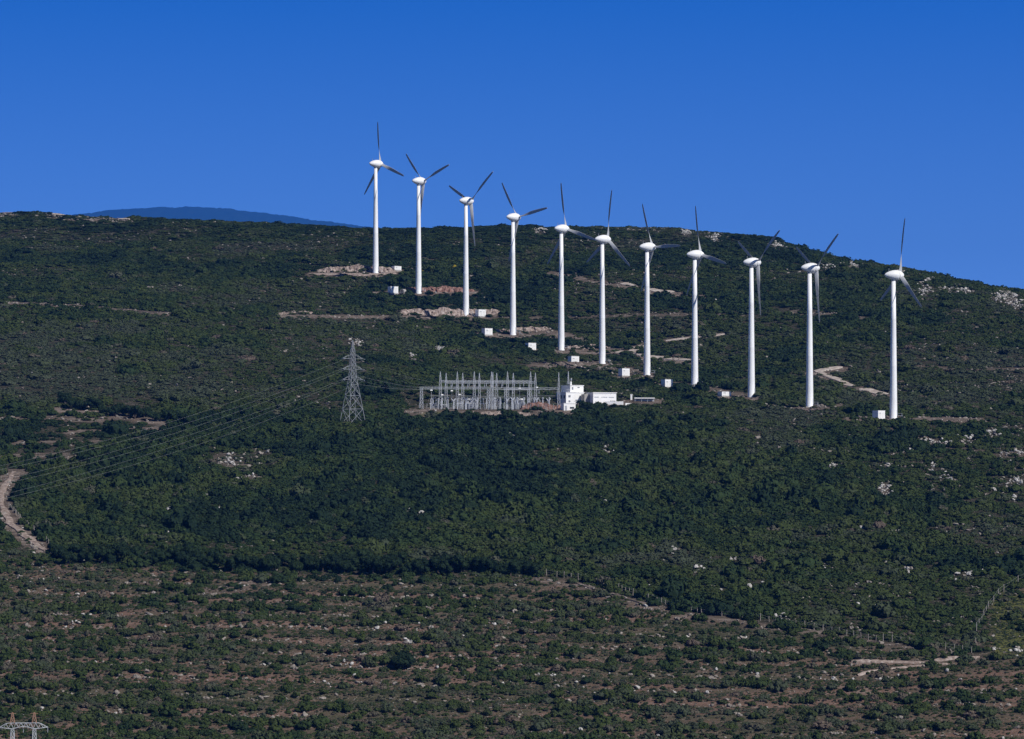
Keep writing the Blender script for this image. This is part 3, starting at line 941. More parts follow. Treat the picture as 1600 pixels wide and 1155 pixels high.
def gantry(name, cols, Y, h_top, h_beam, label, beams=True, w=1.25):
    g = empty(name, (sx(cols[0], Y), Y, yz(sx(cols[0], Y), Y)), 0, label, 'gantry', 'lattice gantries of the substation')
    bx, by, bz = g.location
    for c in cols:
        X = sx(c, Y) - bx
        m_ = MB(); lattice_tower(m_, w, .75, -.5, h_beam, 6, .085, .045, cx=X); lattice_tower(m_, .75, .08, h_beam, h_top, 4, .085, .05, cx=X)
        m_.build('lattice_column', M['steel'], g)
    if beams:
        for a, b_ in zip(cols[:-1], cols[1:]):
            m_ = MB(); truss(m_, (sx(a, Y) - bx, 0, h_beam), (sx(b_, Y) - bx, 0, h_beam), .7, .7, 6, .06)
            o = m_.build('beam', M['steel'], g)
            for k in (.3, .7):
                X = (sx(a, Y) * (1 - k) + sx(b_, Y) * k) - bx
                MB().tube((X, 0, h_beam - .3), (X, 0, h_beam - 2.0), .12, .12, 6).build('insulator', M['porcelain'], o)
    return g
ga = gantry('substation_gantry', [688, 714.5, 741, 768, 793, 829], SUBY + 6, 15.0, 11.2, 'front row of tall lattice gantries with spire tops in the substation')
gb = gantry('substation_gantry', [697, 723, 749, 776, 802, 836.5], SUBY + 22, 15.1, 11.3, 'rear row of tall lattice gantries with spire tops in the substation')
gc = gantry('substation_gantry', [770, 873], SUBY + 1, 14.6, 8.2, 'tall spired gantry frame at the right end of the substation near the white building')

def portal(cols, Y, h, label):
    g = empty('substation_gantry', (sx(cols[0], Y), Y, yz(sx(cols[0], Y), Y)), 0, label, 'gantry', 'lattice gantries of the substation')
    bx = g.location.x
    for c in cols:
        X = sx(c, Y) - bx
        m_ = MB(); lattice_tower(m_, 1.3, .9, -.5, h, 6, .10, .06, cx=X); m_.build('lattice_column', M['steel'], g)
    m_ = MB(); truss(m_, (sx(cols[0], Y) - bx - .8, 0, h + .35), (sx(cols[-1], Y) - bx + .8, 0, h + .35), .8, .8, 22, .07); m_.build('beam', M['steel'], g)
    return g
portal([658.5, 763], SUBY - 1, 8.0, 'low long lattice portal at the left end of the substation')
portal([790, 826], SUBY + 12, 8.0, 'low lattice portal in the middle right of the substation')

def post_unit(h, kind):
    root = empty('post_insulator' if kind == 0 else ('disconnect_switch' if kind == 1 else 'circuit_breaker'), (0, 0, 0))
    if kind == 0:
        m_ = MB(); lattice_tower(m_, .55, .4, -.3, h * .5, 3, .06, .04); m_.build('stand', M['steel'], root)
        prof = []
        for k in range(8): prof += [(h * .5 + k * h * .05, .14), (h * .5 + k * h * .05 + .1, .24)]
        MB().lathe(prof, 8).build('ceramic_stack', M['porcelain'], root)
        MB().lathe([(h * .9, .12), (h * .92, .34), (h * 1.0, .38), (h * 1.04, .15)], 8).build('head', M['equip'], root)
        tag(root, 'post insulator on a steel stand in the substation yard', 'insulator')
    elif kind == 1:
        m_ = MB()
        for s in (-1.1, 1.1): m_.box((s, 0, h * .25 - .2), (.28, .28, h * .5 + .3))
        m_.box((0, 0, h * .5), (2.9, .3, .25)); m_.build('stand', M['steel'], root)
        for s in (-1.1, 1.1): MB().tube((s, 0, h * .5), (s, 0, h * .85), .17, .13, 8).build('ceramic_stack', M['porcelain'], root)
        MB().tube((-1.2, 0, h * .87), (1.2, 0, h * .87), .07).tube((1.1, 0, h * .87), (.4, 0, h * 1.08), .06).build('switch_blade', M['steel'], root)
        tag(root, 'disconnect switch with two ceramic posts in the substation yard', 'switch')
    else:
        MB().box((0, 0, h * .2 - .1), (.7, .6, h * .4 + .2)).build('control_box', M['equip'], root)
        MB().tube((0, 0, h * .4), (0, 0, h * .72), .2, .17, 8).build('ceramic_stack', M['porcelain'], root)
        MB().tube((-.9, 0, h * .95), (0, 0, h * .72), .2, .2, 8).tube((.9, 0, h * .95), (0, 0, h * .72), .2, .2, 8).build('arc_chamber', M['porcelain'], root)
        tag(root, 'Y shaped circuit breaker in the substation yard', 'circuit breaker')
    return root
units = [post_unit(4.6, 0), post_unit(5.0, 1), post_unit(5.0, 2)]
kms = [kidmap(u) for u in units]
used = [False] * 3
bays = [676, 684, 692, 701, 710, 719, 728, 737, 746, 755, 764, 773, 782, 791, 800, 809, 818, 828, 838, 848, 858]
rr = random.Random(5)
ulab = ['post insulator on a steel stand among others in the substation yard', 'disconnect switch with two ceramic posts in the substation yard', 'Y shaped circuit breaker in the substation yard']
ugrp = ['post insulators in the substation yard', 'disconnect switches in the substation yard', 'circuit breakers in the substation yard']
for bi, c in enumerate(bays):
    for ri, dy in enumerate((1.5, 8, 15, 22)):
        k = (0, 1, 2, 0)[(ri + bi) % 4]
        if rr.random() < .22: continue
        Y = SUBY + dy + rr.uniform(-.6, .6); X = sx(c + rr.uniform(-1.5, 1.5), Y)
        loc = (X, Y, yz(X, Y)); rz = rr.choice((0, R(90), R(20)))
        if not used[k]:
            u = units[k]; u.location = loc; u.rotation_euler = (0, 0, rz); u['label'] = ulab[k]; u['group'] = ugrp[k]; used[k] = True
        else:
            copy_tree(units[k], loc, rz, ulab[k], ugrp[k], kids=kms[k])
def transformer(px, dy, label):
    Y = SUBY + dy; X = sx(px, Y)
    t = empty('power_transformer', (X, Y, yz(X, Y)), R(8), label, 'transformer', 'power transformers in the substation')
    MB().box((0, 0, 1.6), (4.2, 2.4, 2.8)).build('tank', M['equip'], t)
    m_ = MB()
    for k in range(7): m_.box((-1.7 + k * .56, -1.5, 1.6), (.16, .6, 2.2))
    m_.build('radiator', M['porcelain'], t)
    MB().lathe([(-1.5, .2), (-1.45, .42), (1.45, .42), (1.5, .2)], 12, 'X', (0, .4, 4.2)).tube((-.9, .4, 3), (-.9, .4, 3.9), .1).tube((.9, .4, 3), (.9, .4, 3.9), .1).build('conservator', M['cream'], t)
    for k in (-1.2, 0, 1.2): MB().tube((k, -.5, 2.9), (k * 1.25, -.8, 4.9), .2, .12, 8).build('bushing', M['porcelain'], t)
transformer(735, 12, 'grey power transformer in the left half of the substation')
transformer(812, 10, 'grey power transformer in the right half of the substation')
# floodlights
for c, zz, yy in ((674, 7.4, -1), (691, 5.6, -.5), (718, 5.7, 0), (706, 7.2, 2), (812, 8.3, 4), (839, 8.6, 2)):
    Y = SUBY + yy - .8; X = sx(c, Y); z0 = yz(X, Y)
    l = empty('floodlight', (X, Y, z0), 0, 'white floodlight on a thin pole among the substation gantries', 'floodlight', 'floodlights of the substation')
    MB().tube((0, 0, -.4), (0, 0, zz), .06, .05, 6).build('pole', M['steel'], l)
    MB().box((0, -.1, zz + .12), (.95, .5, .42), R(10), .8).build('lamp_head', M['wall'], l)
# yard fence in front
fy = SUBY - 2.4
fn = empty('chain_fence', (sx(655, fy), fy, yz(sx(655, fy), fy)), 0, 'thin steel fence along the front of the substation yard', 'fence')
bx, by, bz = fn.location
pxs = list(range(655, 876, 6))
for c in pxs:
    X = sx(c, fy); MB().tube((X - bx, 0, yz(X, fy) - bz - .6), (X - bx, 0, yz(X, fy) - bz + 2.2), .06, .06, 4).build('post', M['steel'], fn)
m_ = MB()
for h in (.7, 1.4, 2.1): m_.path([Vector((sx(c, fy) - bx, 0, yz(sx(c, fy), fy) - bz + h)) for c in pxs], .03, 3)
m_.build('wire_strand', M['wire'], fn)
# busbar wires across the yard, and the lines to the pylon
def yp(px, dy, h):
    Y = SUBY + dy; X = sx(px, Y)
    return Vector((X, Y, yz(X, Y) + h))
for i, (dy, h) in enumerate(((6, 5.6), (12, 5.8), (18, 6.0), (24, 5.6))):
    wire(yp(672, dy, h), yp(868, dy, h), .3, 'busbar conductor strung across the substation yard above the switchgear', 'busbar conductors of the substation', r=.06)
for i, (s, z) in enumerate([p for p in arm_pts if p[0] > 0]):
    wire(wpt(s, z, 1), yp(688, 6, 8.2 + i * 1.1), 1.2, '%s conductor strung between the pylon and the substation gantry' % lev[z], 'conductors between the pylon and the substation', r=.026)
for i, (s, z) in enumerate([p for p in arm_pts if p[0] < 0][:2]):
    wire(wpt(s, z, 1), yp(659, -1, 7.8 + i * .6), 1.0, '%s conductor from the pylon to the low left portal' % lev[z], 'conductors between the pylon and the substation', r=.045)

# ------------------------------------------------------------------ substation buildings
bp_ = place(897, 632)
BR = R(30)
bld = empty('control_building', bp_, BR, 'white two storey control building with flat roofs at the right end of the substation', 'building')
def bpart(nm, m, c, s, parent, n=None): return MB().box(c, s).build(nm, m, parent)
u_ = bp_.y / F
bpart('lower_storey', M['wall'], (0, 3, 2.0), (8.4, 7.5, 5.4), bld)
bpart('upper_storey', M['wall'], (1.1, 3.2, 6.1), (6.2, 7.0, 2.8), bld)
bpart('roof_slab', M['wall'], (1.1, 3.2, 7.62), (6.6, 7.4, .22), bld)
rf = bpart('terrace_slab', M['wall'], (0, 3, 4.78), (8.8, 7.9, .2), bld)
for k, (x, z, w, h) in enumerate([(-2.6, 3.2, .95, .9), (-2.6, 1.2, .8, .7), (2.6, 3.2, .85, .8)]):
    f_ = bpart('window', M['glass'], (x, -.76, z), (w, .06, h), bld); bpart('window_frame', M['cream'], (x, -.80, z), (.07, .05, h), f_)
f_ = bpart('window', M['glass'], (-.9, -.33, 6.4), (.6, .08, 1.0), bld); bpart('window_frame', M['cream'], (-.9, -.385, 6.4), (.06, .04, 1.0), f_)
f_ = bpart('window', M['glass'], (1.9, -.33, 6.8), (.9, .08, .35), bld)
for y in (.5, 3.0, 5.5):
    bpart('window', M['glass'], (-4.23, y, 3.0), (.06, 1.2, 1.3), bld)
bpart('door', M['equip'], (.8, -.77, .95), (1.1, .06, 2.1), bld)
m_ = MB()
for x in (-4.2, -3.2, -2.3): m_.tube((x, -.6, 4.8), (x, -.6, 5.8), .04)
m_.tube((-4.2, -.6, 5.8), (-2.2, -.6, 5.8), .04).tube((-4.2, -.6, 5.8), (-4.2, 6.5, 5.8), .04)
for y in (1, 3, 5, 6.5): m_.tube((-4.2, y, 4.8), (-4.2, y, 5.8), .04)
m_.build('railing', M['steel'], bld)
MB().box((-1.2, .6, 8.4), (.6, .6, 1.5)).build('chimney', M['wall'], bld)
ant = MB(); lattice_tower(ant, .7, .15, 8.0, 13.2, 5, .06, .035, cx=-1.4, cy=2.2); ant.build('antenna_mast', M['steel'], bld)
MB().lathe([(-.05, .15), (.05, .45), (.18, .6), (.2, .6), (.08, .42)], 14, 'X', (-.7, 1.4, 10.0)).build('dish', M['wall'], bld)
CLEAR.append((bp_ + Vector((-5, -4, 0)), bp_ + Vector((5, 9, 0)), 2.0))
# long low building
b2 = place(944.5, 631)
lb = empty('switchgear_building', b2, R(24), 'long low white building with a row of slit windows right of the control building', 'building')
bpart('wall', M['wall'], (0, 3, 1.7), (10.2, 6.5, 5.2), lb)
bpart('roof', M['wall'], (0, 3, 4.42), (10.7, 7.0, .24), lb)
for k, (x, w) in enumerate([(-3.6, 1.9), (-1.2, .5), (-.3, .7), (.7, .9), (2.9, 2.4)]):
    bpart('window', M['equip'], (x, -.28, 2.6), (w, .06, .32), lb)
for x in (2.7, 3.6, 4.4): bpart('door', M['dark'], (x, -.28, .55), (.65, .06, 1.4), lb)
m_ = MB()
for k in range(14): m_.box((-4.8 + k * .74, -.27, 3.75), (.5, .05, .14))
m_.build('vent_slots', M['cream'], lb)
bpart('link_wall', M['concrete'], (-6.3, 4.5, 1.6), (2.3, 3.0, 4.6), lb)
CLEAR.append((b2 + Vector((-6, -3, 0)), b2 + Vector((6, 8, 0)), 1.5))
# hut
b3 = place(890, 641)
ht = empty('small_hut', b3, R(24), 'small flat roofed white hut below the control building', 'hut')
bpart('wall', M['wall'], (0, 1.5, 1.0), (5.0, 3.2, 3.0), ht); bpart('roof', M['wall'], (0, 1.5, 2.6), (5.3, 3.5, .18), ht)
bpart('window', M['dark'], (1.0, -.13, .9), (1.8, .07, .7), ht); bpart('door', M['equip'], (-1.6, -.13, .75), (.9, .06, 1.9), ht)
CLEAR.append((b3 + Vector((-3, -3, 0)), b3 + Vector((3, 4, 0)), 1.2))
def low_wall(pts, h, m, label, w=.35):
    P = [place(*p) for p in pts]
    mb = MB()
    for a, b in zip(P[:-1], P[1:]):
        d = b - a; k = max(1, int(d.length / 1.5))
        for i in range(k):
            c = a.lerp(b, (i + .5) / k); 
            mb.box((c.x, c.y, float(terrain(c.x, c.y)) + h / 2 - .3 + .03 * (i % 2)), (d.length / k + .02, w, h + .6), math.atan2(d.y, d.x))
    o = mb.build('low_wall', m)
    CLEAR.append((P[0] + Vector((0, -4, 0)), P[-1] + Vector((0, 2, 0)), 1.2))
    return tag(o, label, 'wall')
low_wall([(945, 632), (974, 632.5)], 1.3, M['wall'], 'low white wall in front of the long low building')
low_wall([(977, 633.5), (987, 633.5)], .9, M['wall'], 'short white wall piece right of the long low building')
# flat roofed shed seen edge on
b4 = place(1007, 628)
sh = empty('flat_shed', b4, R(3), 'thin white flat roofed shelter right of the buildings', 'shelter')
bpart('roof', M['wall'], (0, 1.2, 1.5), (8.2, 3.2, .35), sh)
for x in (-3.8, -1.2, 1.2, 3.8): bpart('post', M['equip'], (x, 0, .4), (.18, .18, 2.0), sh)
bpart('back_wall', M['equip'], (0, 2.5, .4), (8.0, .2, 2.0), sh)
b5 = place(986.5, 625)
gp = empty('gate_post', b5, 0, 'short white post between the long building and the flat shelter', 'post')
MB().box((0, 0, .9), (.75, .6, 2.4)).build('shaft', M['wall'], gp); MB().box((0, 0, 2.2), (.95, .8, .2)).build('cap', M['wall'], gp)
CLEAR.append((b4 + Vector((-5, -10, 0)), b4 + Vector((5, 3, 0)), 1.2)); CLEAR.append((b5 + Vector((0, -8, 0)), b5, 1.5))
# ------------------------------------------------------------------ fences along the wood
def post_fence(pts, step, h, label):
    P = [place(*p) for p in pts]
    Q = []
    for a, b in zip(P[:-1], P[1:]):
        k = max(1, int((b - a).length / step)); Q += [a.lerp(b, i / k) for i in range(k)]
    Q.append(P[-1])
    Q = [Vector((p.x, p.y, float(terrain(p.x, p.y)))) for p in Q]
    o0 = Q[0].copy()
    fc = empty('post_fence', o0, 0, label, 'fence')
    r = random.Random(len(Q)); tops = []
    for p in Q:
        hh = h * r.uniform(.8, 1.15); lx, ly = r.uniform(-.14, .14), r.uniform(-.1, .1)
        a = p - o0 - Vector((0, 0, .4)); b = p - o0 + Vector((lx, ly, hh))
        MB().tube(a, b, .11, .09, 6).build('post', M['wood'], fc); tops.append((p - o0, b))
        CLEAR.append((p + Vector((0, -3.5, 0)), p, .6))
    m_ = MB()
    for k in (.45, .85): m_.path([a.lerp(b, k) for a, b in tops], .018, 3)
    m_.build('wire_strand', M['wire'], fc)
post_fence([(838, 897), (870, 901), (915, 908), (950, 915), (1000, 934), (1040, 946), (1090, 958)], 2.5, 1.9, 'post and wire fence along the pinkish path at the lower wood edge')
post_fence([(1096, 960), (1160, 966), (1230, 976), (1300, 989), (1380, 1002), (1450, 1011), (1518, 1020)], 2.5, 1.9, 'post and wire fence along the wood edge towards lower right')
post_fence([(1525, 1010), (1526, 985), (1545, 950), (1560, 931), (1577, 918), (1604, 904)], 6.5, 2.1, 'post fence climbing the right edge of the wood')
post_fence([(14, 793), (28, 808), (45, 824), (62, 838), (76, 850)], 2.4, 1.7, 'dark post fence beside the pale dirt track at left')

# ------------------------------------------------------------------ trees
def crown_lobes(seed, w, h, z0):
    r = random.Random(seed); L = []
    n = 9
    for k in range(n):
        a = 6.28 * k / n + r.random() * .6; d = w * (.22 + .26 * r.random())
        rad = w * (.20 + .10 * r.random())
        L.append((d * math.cos(a), d * math.sin(a), z0 + rad * .7 + (h - z0) * .55 * r.random(), rad))
    for k in range(3): L.append((r.uniform(-.12, .12) * w, r.uniform(-.12, .12) * w, h - w * .26 - r.random() * h * .15, w * .27))
    return L
def tree_meshes(seed, w=4.4, h=4.6):
    c = foliage(seed, crown_lobes(seed, w, h, h * .18), 1100, .20, .80).mesh('crown', M['leaf'])
    t = MB(); r = random.Random(seed)
    t.tube((0, 0, -.5), (.1, 0, h * .30), .22, .15, 8)
    for k in range(5):
        a = 6.28 * k / 5 + r.random()
        t.tube((.1, 0, h * .28), (math.cos(a) * w * .25, math.sin(a) * w * .25, h * (.5 + .2 * r.random())), .11, .04, 6)
    return c, t.mesh('trunk', M['bark'])
TREES = [tree_meshes(500 + k) for k in range(5)]
def tree(px, py, s, label, group, k, tint, name='scrub_oak'):
    b = place(px, py)
    t = empty(name, b, random.uniform(0, 6.28), label, 'tree', group)
    t.scale = (s * random.uniform(.9, 1.15), s * random.uniform(.9, 1.15), s * random.uniform(.85, 1.1))
    for nm, me in zip(('crown', 'trunk'), TREES[k]):
        o = bpy.data.objects.new(nm, me); COL.objects.link(o); o.parent = t; o['tint'] = tint
tree(630, 1046, 1.25, 'lone dark round tree standing on the open lower ground', None, 0, .03)
tr = random.Random(3)
x = 84.0
while x < 838:
    yb = float(edge_py(np.array(x))) + tr.uniform(-9, 3)
    tree(x, yb, tr.uniform(.8, 1.25), 'dark tree in the line along the lower edge of the wood', 'trees along the lower edge of the wood', tr.randint(0, 4), tr.uniform(0, .12))
    x += tr.uniform(8, 17)
x = 100.0
while x < 300:
    yb = np.interp(x, [100, 180, 240, 300], [634, 648, 655, 664])
    tree(x, float(yb) + tr.uniform(-3, 3), tr.uniform(.8, 1.1), 'dark tree in the line above the clearings at left', 'trees above the left clearings', tr.randint(0, 4), tr.uniform(0, .1))
    x += tr.uniform(9, 16)
for (px, py, s) in [(918, 644, .95), (926, 646, 1.05), (935, 645, 1.0), (944, 644, .75), (912, 642, .7), (958, 640, .55), (972, 641, .5), (795, 660, 1.0), (783, 662, .9), (806, 659, .8), (742, 661, .8)]:
    tree(px, py, s, 'dark rounded tree in the clump below the white buildings', 'trees below the substation buildings', tr.randint(0, 4), tr.uniform(0, .15))
# palm before the control building
pbs = place(904.5, 641)
pl = empty('palm_tree', pbs, 0, 'small dark palm tree in front of the control building', 'palm tree')
MB().tube((0, 0, -.5), (.15, 0, 3.4), .28, .22, 8).build('trunk', M['bark'], pl)
m_ = MB()
for k in range(22):
    a = 6.28 * k / 22 + .3 * (k % 3); up = (1.1, .6, .1)[k % 3]; ln = 2.5
    prev = Vector((.15, 0, 3.4))
    for sgi in range(1, 6):
        t = sgi / 5
        nx_ = Vector((.15 + math.cos(a) * ln * t, math.sin(a) * ln * t, 3.4 + up * 1.6 * t - 1.9 * t * t))
        s_ = Vector((-math.sin(a), math.cos(a), -.25)) * .42 * (1 - .75 * t); s2 = Vector((-math.sin(a), math.cos(a), .25)) * .42 * (1 - .75 * t)
        m_.add([prev - s2, prev, nx_, nx_ - s2 * .8], [(0, 1, 2, 3)]); m_.add([prev + s_, prev, nx_, nx_ + s_ * .8], [(0, 1, 2, 3)])
        prev = nx_
o = m_.build('fronds', M['leaf'], pl); o['tint'] = .1
# broom in flower
BROOM = foliage(900, bush_lobes(900), 260, .12).mesh('flowering_broom', M['broom'])
for px, py, s, lb_ in [(594, 444, 1.7, 'yellow flowering broom below the first turbine'), (661, 424, 1.1, 'yellow flowering broom behind the second turbine tower'), (711, 418, 1.5, 'faint yellow broom on the slope left of the third turbine tower')]:
    b = place(px, py)
    o = bpy.data.objects.new('broom_bush', BROOM); COL.objects.link(o)
    o.location = b; o.scale = (s * 1.3, s, s); o['tint'] = .5 if s > 1.2 else .2
    tag(o, lb_, 'bush'); CLEAR.append((b + Vector((0, -5, 0)), b, 1.5))

# where the pale limestone shows: (px, py, spread, spread, boulders)
OUT_R = [(1382, 764, 9, 8, 16), (1302, 727, 6, 3, 5), (1388, 700, 9, 5, 6), (1392, 728, 9, 2, 6), (1420, 700, 4, 3, 3), (1432, 682, 6, 2, 4), (1450, 690, 14, 2, 7), (1478, 694, 6, 1.5, 3), (1478, 744, 5, 4, 4), (1458, 727, 2, 3, 2),
          (1412, 767, 2, 2, 2), (1515, 685, 9, 3, 6), (1545, 676, 12, 3, 6), (1565, 708, 8, 3, 5), (1592, 707, 4, 2, 2), (1588, 752, 6, 5, 5), (1586, 778, 3, 4, 3), (1552, 764, 2, 2, 2), (1345, 826, 8, 2, 3), (1400, 832, 5, 2, 2), (1290, 884, 6, 2, 4), (1235, 888, 3, 2, 2), (1418, 891, 2, 2, 1), (1515, 897, 5, 3, 4), (1538, 893, 3, 2, 2), (1490, 902, 3, 2, 2), (1234, 853, 2, 2, 1)]
OUT_M = [(950, 700, 6, 3, 4), (945, 792, 4, 6, 5), (800, 682, 4, 6, 4), (1047, 862, 5, 4, 6), (1093, 888, 5, 4, 6), (1110, 868, 2, 2, 1), (1145, 874, 3, 2, 2), (1187, 872, 4, 2, 3), (1126, 920, 4, 2, 3), (1171, 918, 3, 2, 2), (1222, 968, 7, 3, 6), (1188, 962, 5, 2, 3), (1012, 918, 2, 2, 1), (640, 805, 4, 5, 3), (655, 806, 3, 3, 2)]
OUT_L = [(158, 727, 7, 3, 6), (358, 722, 8, 5, 5), (392, 744, 4, 2, 3), (376, 748, 3, 2, 2), (352, 795, 5, 2, 3), (263, 796, 5, 2, 3), (268, 758, 3, 2, 1), (418, 706, 6, 1, 3), (322, 776, 3, 1, 1), (265, 830, 4, 2, 2), (236, 733, 2, 2, 2), (305, 747, 3, 2, 2)]
OUT_U = [(1335, 412, 8, 3, 5), (1395, 426, 12, 3, 7), (1450, 440, 8, 4, 6), (1445, 455, 6, 3, 4), (1500, 452, 12, 4, 6), (1570, 462, 14, 5, 8), (1590, 475, 8, 4, 4), (1215, 383, 6, 3, 4), (1115, 371, 7, 3, 3), (1072, 364, 4, 2, 2), (845, 358, 8, 2, 3), (1295, 416, 6, 2, 2), (560, 535, 6, 4, 5), (645, 558, 4, 2, 2), (690, 545, 10, 3, 4)]
OUT_F = [(642, 1005, 5, 3, 3), (632, 1000, 2, 1, 1), (605, 975, 2, 1, 1), (651, 975, 2, 1, 1), (772, 976, 4, 1, 2), (725, 995, 2, 1, 1), (535, 1041, 6, 3, 4), (547, 1045, 2, 1, 1), (682, 1043, 3, 1, 1), (510, 1068, 2, 2, 2), (551, 1056, 3, 2, 2), (842, 1055, 2, 1, 1), (870, 1056, 6, 1, 3), (905, 1056, 5, 1, 1), (952, 1055, 2, 1, 1), (898, 1066, 2, 1, 1), (873, 1075, 2, 1, 1), (1055, 1083, 2, 1, 1), (1107, 1083, 2, 1, 1), (1115, 1048, 3, 1, 1), (1178, 1053, 4, 1, 2), (122, 932, 2, 1, 1), (110, 945, 3, 1, 2), (115, 975, 4, 2, 3), (125, 975, 2, 1, 1), (790, 1012, 2, 1, 1), (1402, 1057, 2, 1, 1), (1478, 1050, 3, 1, 1), (1590, 1018, 5, 2, 4), (1550, 1016, 3, 1, 2), (905, 1141, 2, 1, 1), (1565, 1154, 2, 1, 1), (1500, 1062, 3, 2, 2)]
# ------------------------------------------------------------------ scrub over the whole hill
def grid_points(cell, y0, y1, umax, seed):
    r = np.random.default_rng(seed)
    xm = umax * y1
    gx = np.arange(-xm, xm, cell); gy = np.arange(y0, y1, cell)
    X, Y = np.meshgrid(gx, gy)
    X = (X + r.uniform(-.5, .5, X.shape) * cell).ravel(); Y = (Y + r.uniform(-.5, .5, Y.shape) * cell).ravel()
    k = np.abs(X) < umax * Y
    return X[k], Y[k], r
def cleared(X, Y):
    k = np.ones(len(X), bool)
    for a, b, pad in CLEAR:
        xa, xb = min(a.x, b.x) - pad, max(a.x, b.x) + pad; ya, yb = min(a.y, b.y) - pad, max(a.y, b.y) + pad
        k &= ~((X > xa) & (X < xb) & (Y > ya) & (Y < yb))
    return k
def ridge_dist(X, Y):
    px = 800 + F * X / Y
    mr = (HY - np.interp(px, RIDGE[:, 0], RIDGE[:, 1])) / F
    return Y - (SLOPE * Y0 / (SLOPE - mr) + 70)

X, Y, r = grid_points(2.15, 900, 2400, .168, 3)
k = ridge_dist(X, Y) < 60
X, Y = X[k], Y[k]
Z = terrain(X, Y)
px, py = proj(X, Y, Z)
cov, fg = cover_at(px, py, X, Y)
bare = bare_at(px, py)
pt_ = sstep(.50, .62, fbm(X / 48, Y / 60, 95, 4)) * (1 - fg)
keep = (r.uniform(0, 1, len(X)) < cov * (1 - .9 * bare) * (1 - .08 * pt_)) & cleared(X, Y) & (py < 1230)
yard_k = (X > x0 - 1) & (X < x1 + 1) & (Y > SUBY - 4) & (Y < SUBY + 33)
keep &= ~yard_k
for c in OUT_R + OUT_M + OUT_L + OUT_U:
    e = ((px - c[0]) / (1.35 * c[2] + 3)) ** 2 + ((py - c[1] - 3) / (1.3 * c[3] + 4)) ** 2
    keep &= ~((e < 1) & (r.uniform(0, 1, len(X)) < .85))
for c in OUT_F:
    keep &= ~((((px - c[0]) / (c[2] + 4)) ** 2 + ((py - c[1] - 2.5) / (c[3] + 4)) ** 2) < 1)
X, Y, Z, px, py, fg, cov = [a[keep] for a in (X, Y, Z, px, py, fg, cov)]
n = len(X)
big = fbm(X / 30, Y / 45, 91, 3)
u1 = r.uniform(0, 1, n)
clump = fbm(X / 9, Y / 13, 92, 2)
rad = (.80 + 1.9 * u1 ** 2.2) * (.72 + .55 * big + .35 * clump)
rad = rad * (1 - .22 * fg)
oak = r.uniform(0, 1, n) < .045 * (1 - fg)
rad = np.where(oak, rad * 1.35 + .5, rad)
hgt = rad * (.62 + .25 * oak + .5 * r.uniform(0, 1, n)) * (1 + .25 * (1 - fg) * sstep(660, 700, py))
hgt = hgt * (1 - .25 * sstep(500, 380, py))
patch = sstep(.53, .66, fbm(X / 48, Y / 60, 95, 4)) * (1 - fg)          # low grey phrygana between the evergreen oak
patch = np.maximum(patch, .75 * sstep(470, 510, py) * sstep(655, 625, py) * sstep(.36, .5, fbm(X / 30, Y / 40, 98, 3)))
patch = np.maximum(patch, .8 * sstep(1250, 1400, px) * sstep(640, 670, py) * sstep(.46, .56, fbm(X / 26, Y / 40, 99, 3)) * (1 - fg))
oak = oak & (patch < .3)
rad = rad * (1 - .22 * patch) * (1 + .14 * (1 - fg)); hgt = hgt * (1 - .42 * patch) * (1 - .12 * (1 - fg))
hgt = hgt * (1 - .35 * sstep(395, 370, py))
tint = .20 + .30 * (fbm(X / 70, Y / 90, 94, 3) - .5) * 2 + .5 * (fbm(X / 9, Y / 14, 96, 2) - .5) + .18 * (r.uniform(0, 1, n) - .5) + .25 * patch + .10 * fg + .25 * fg * (r.uniform(0, 1, n) - .4)
tint += .07 * sstep(520, 200, px) * sstep(440, 500, py) * sstep(700, 650, py) + .05 * sstep(470, 520, py) * sstep(660, 620, py)
tint = np.where(oak, tint - .15, np.minimum(tint, .62))
tint += .55 * (r.uniform(0, 1, n) < (.035 + .12 * fg)) * r.uniform(.4, 1, n)
tint = np.clip(tint, 0, 1)
rot = np.stack([r.normal(0, .08, n), r.normal(0, .08, n), r.uniform(0, 6.28, n)], -1)
scl = np.stack([rad, rad * r.uniform(.8, 1.2, n), hgt], -1)
var = r.integers(0, len(BUSH), n)
P = np.stack([X, Y, Z - .12], -1)
# the 300 that show largest on the open lower ground stand as bushes of their own
inview = (px > 5) & (px < 1595) & (py < 1150) & (fg > .6) & (rad > 1.2)
score = np.where(inview, rad * hgt * (F / Y) ** 2 * (.8 + .4 * r.uniform(0, 1, n)), -1)
idx = np.argsort(-score)[:290]
mask = np.ones(n, bool); mask[idx] = False
for i in idx:
    o = bpy.data.objects.new('scrub_bush', BUSH[var[i]]); COL.objects.link(o)
    o.location = P[i]; o.rotation_euler = rot[i]; o.scale = scl[i] * 1.08; o['tint'] = float(tint[i])
    tag(o, 'rounded green bush on the stony lower ground', 'bush', 'bushes on the open lower ground')
scatter('scrub', P[mask], rot[mask], scl[mask], var[mask], tint[mask], BUSH, 'dense dark green scrub covering the whole hillside', 'scrub')
print('scrub', n)

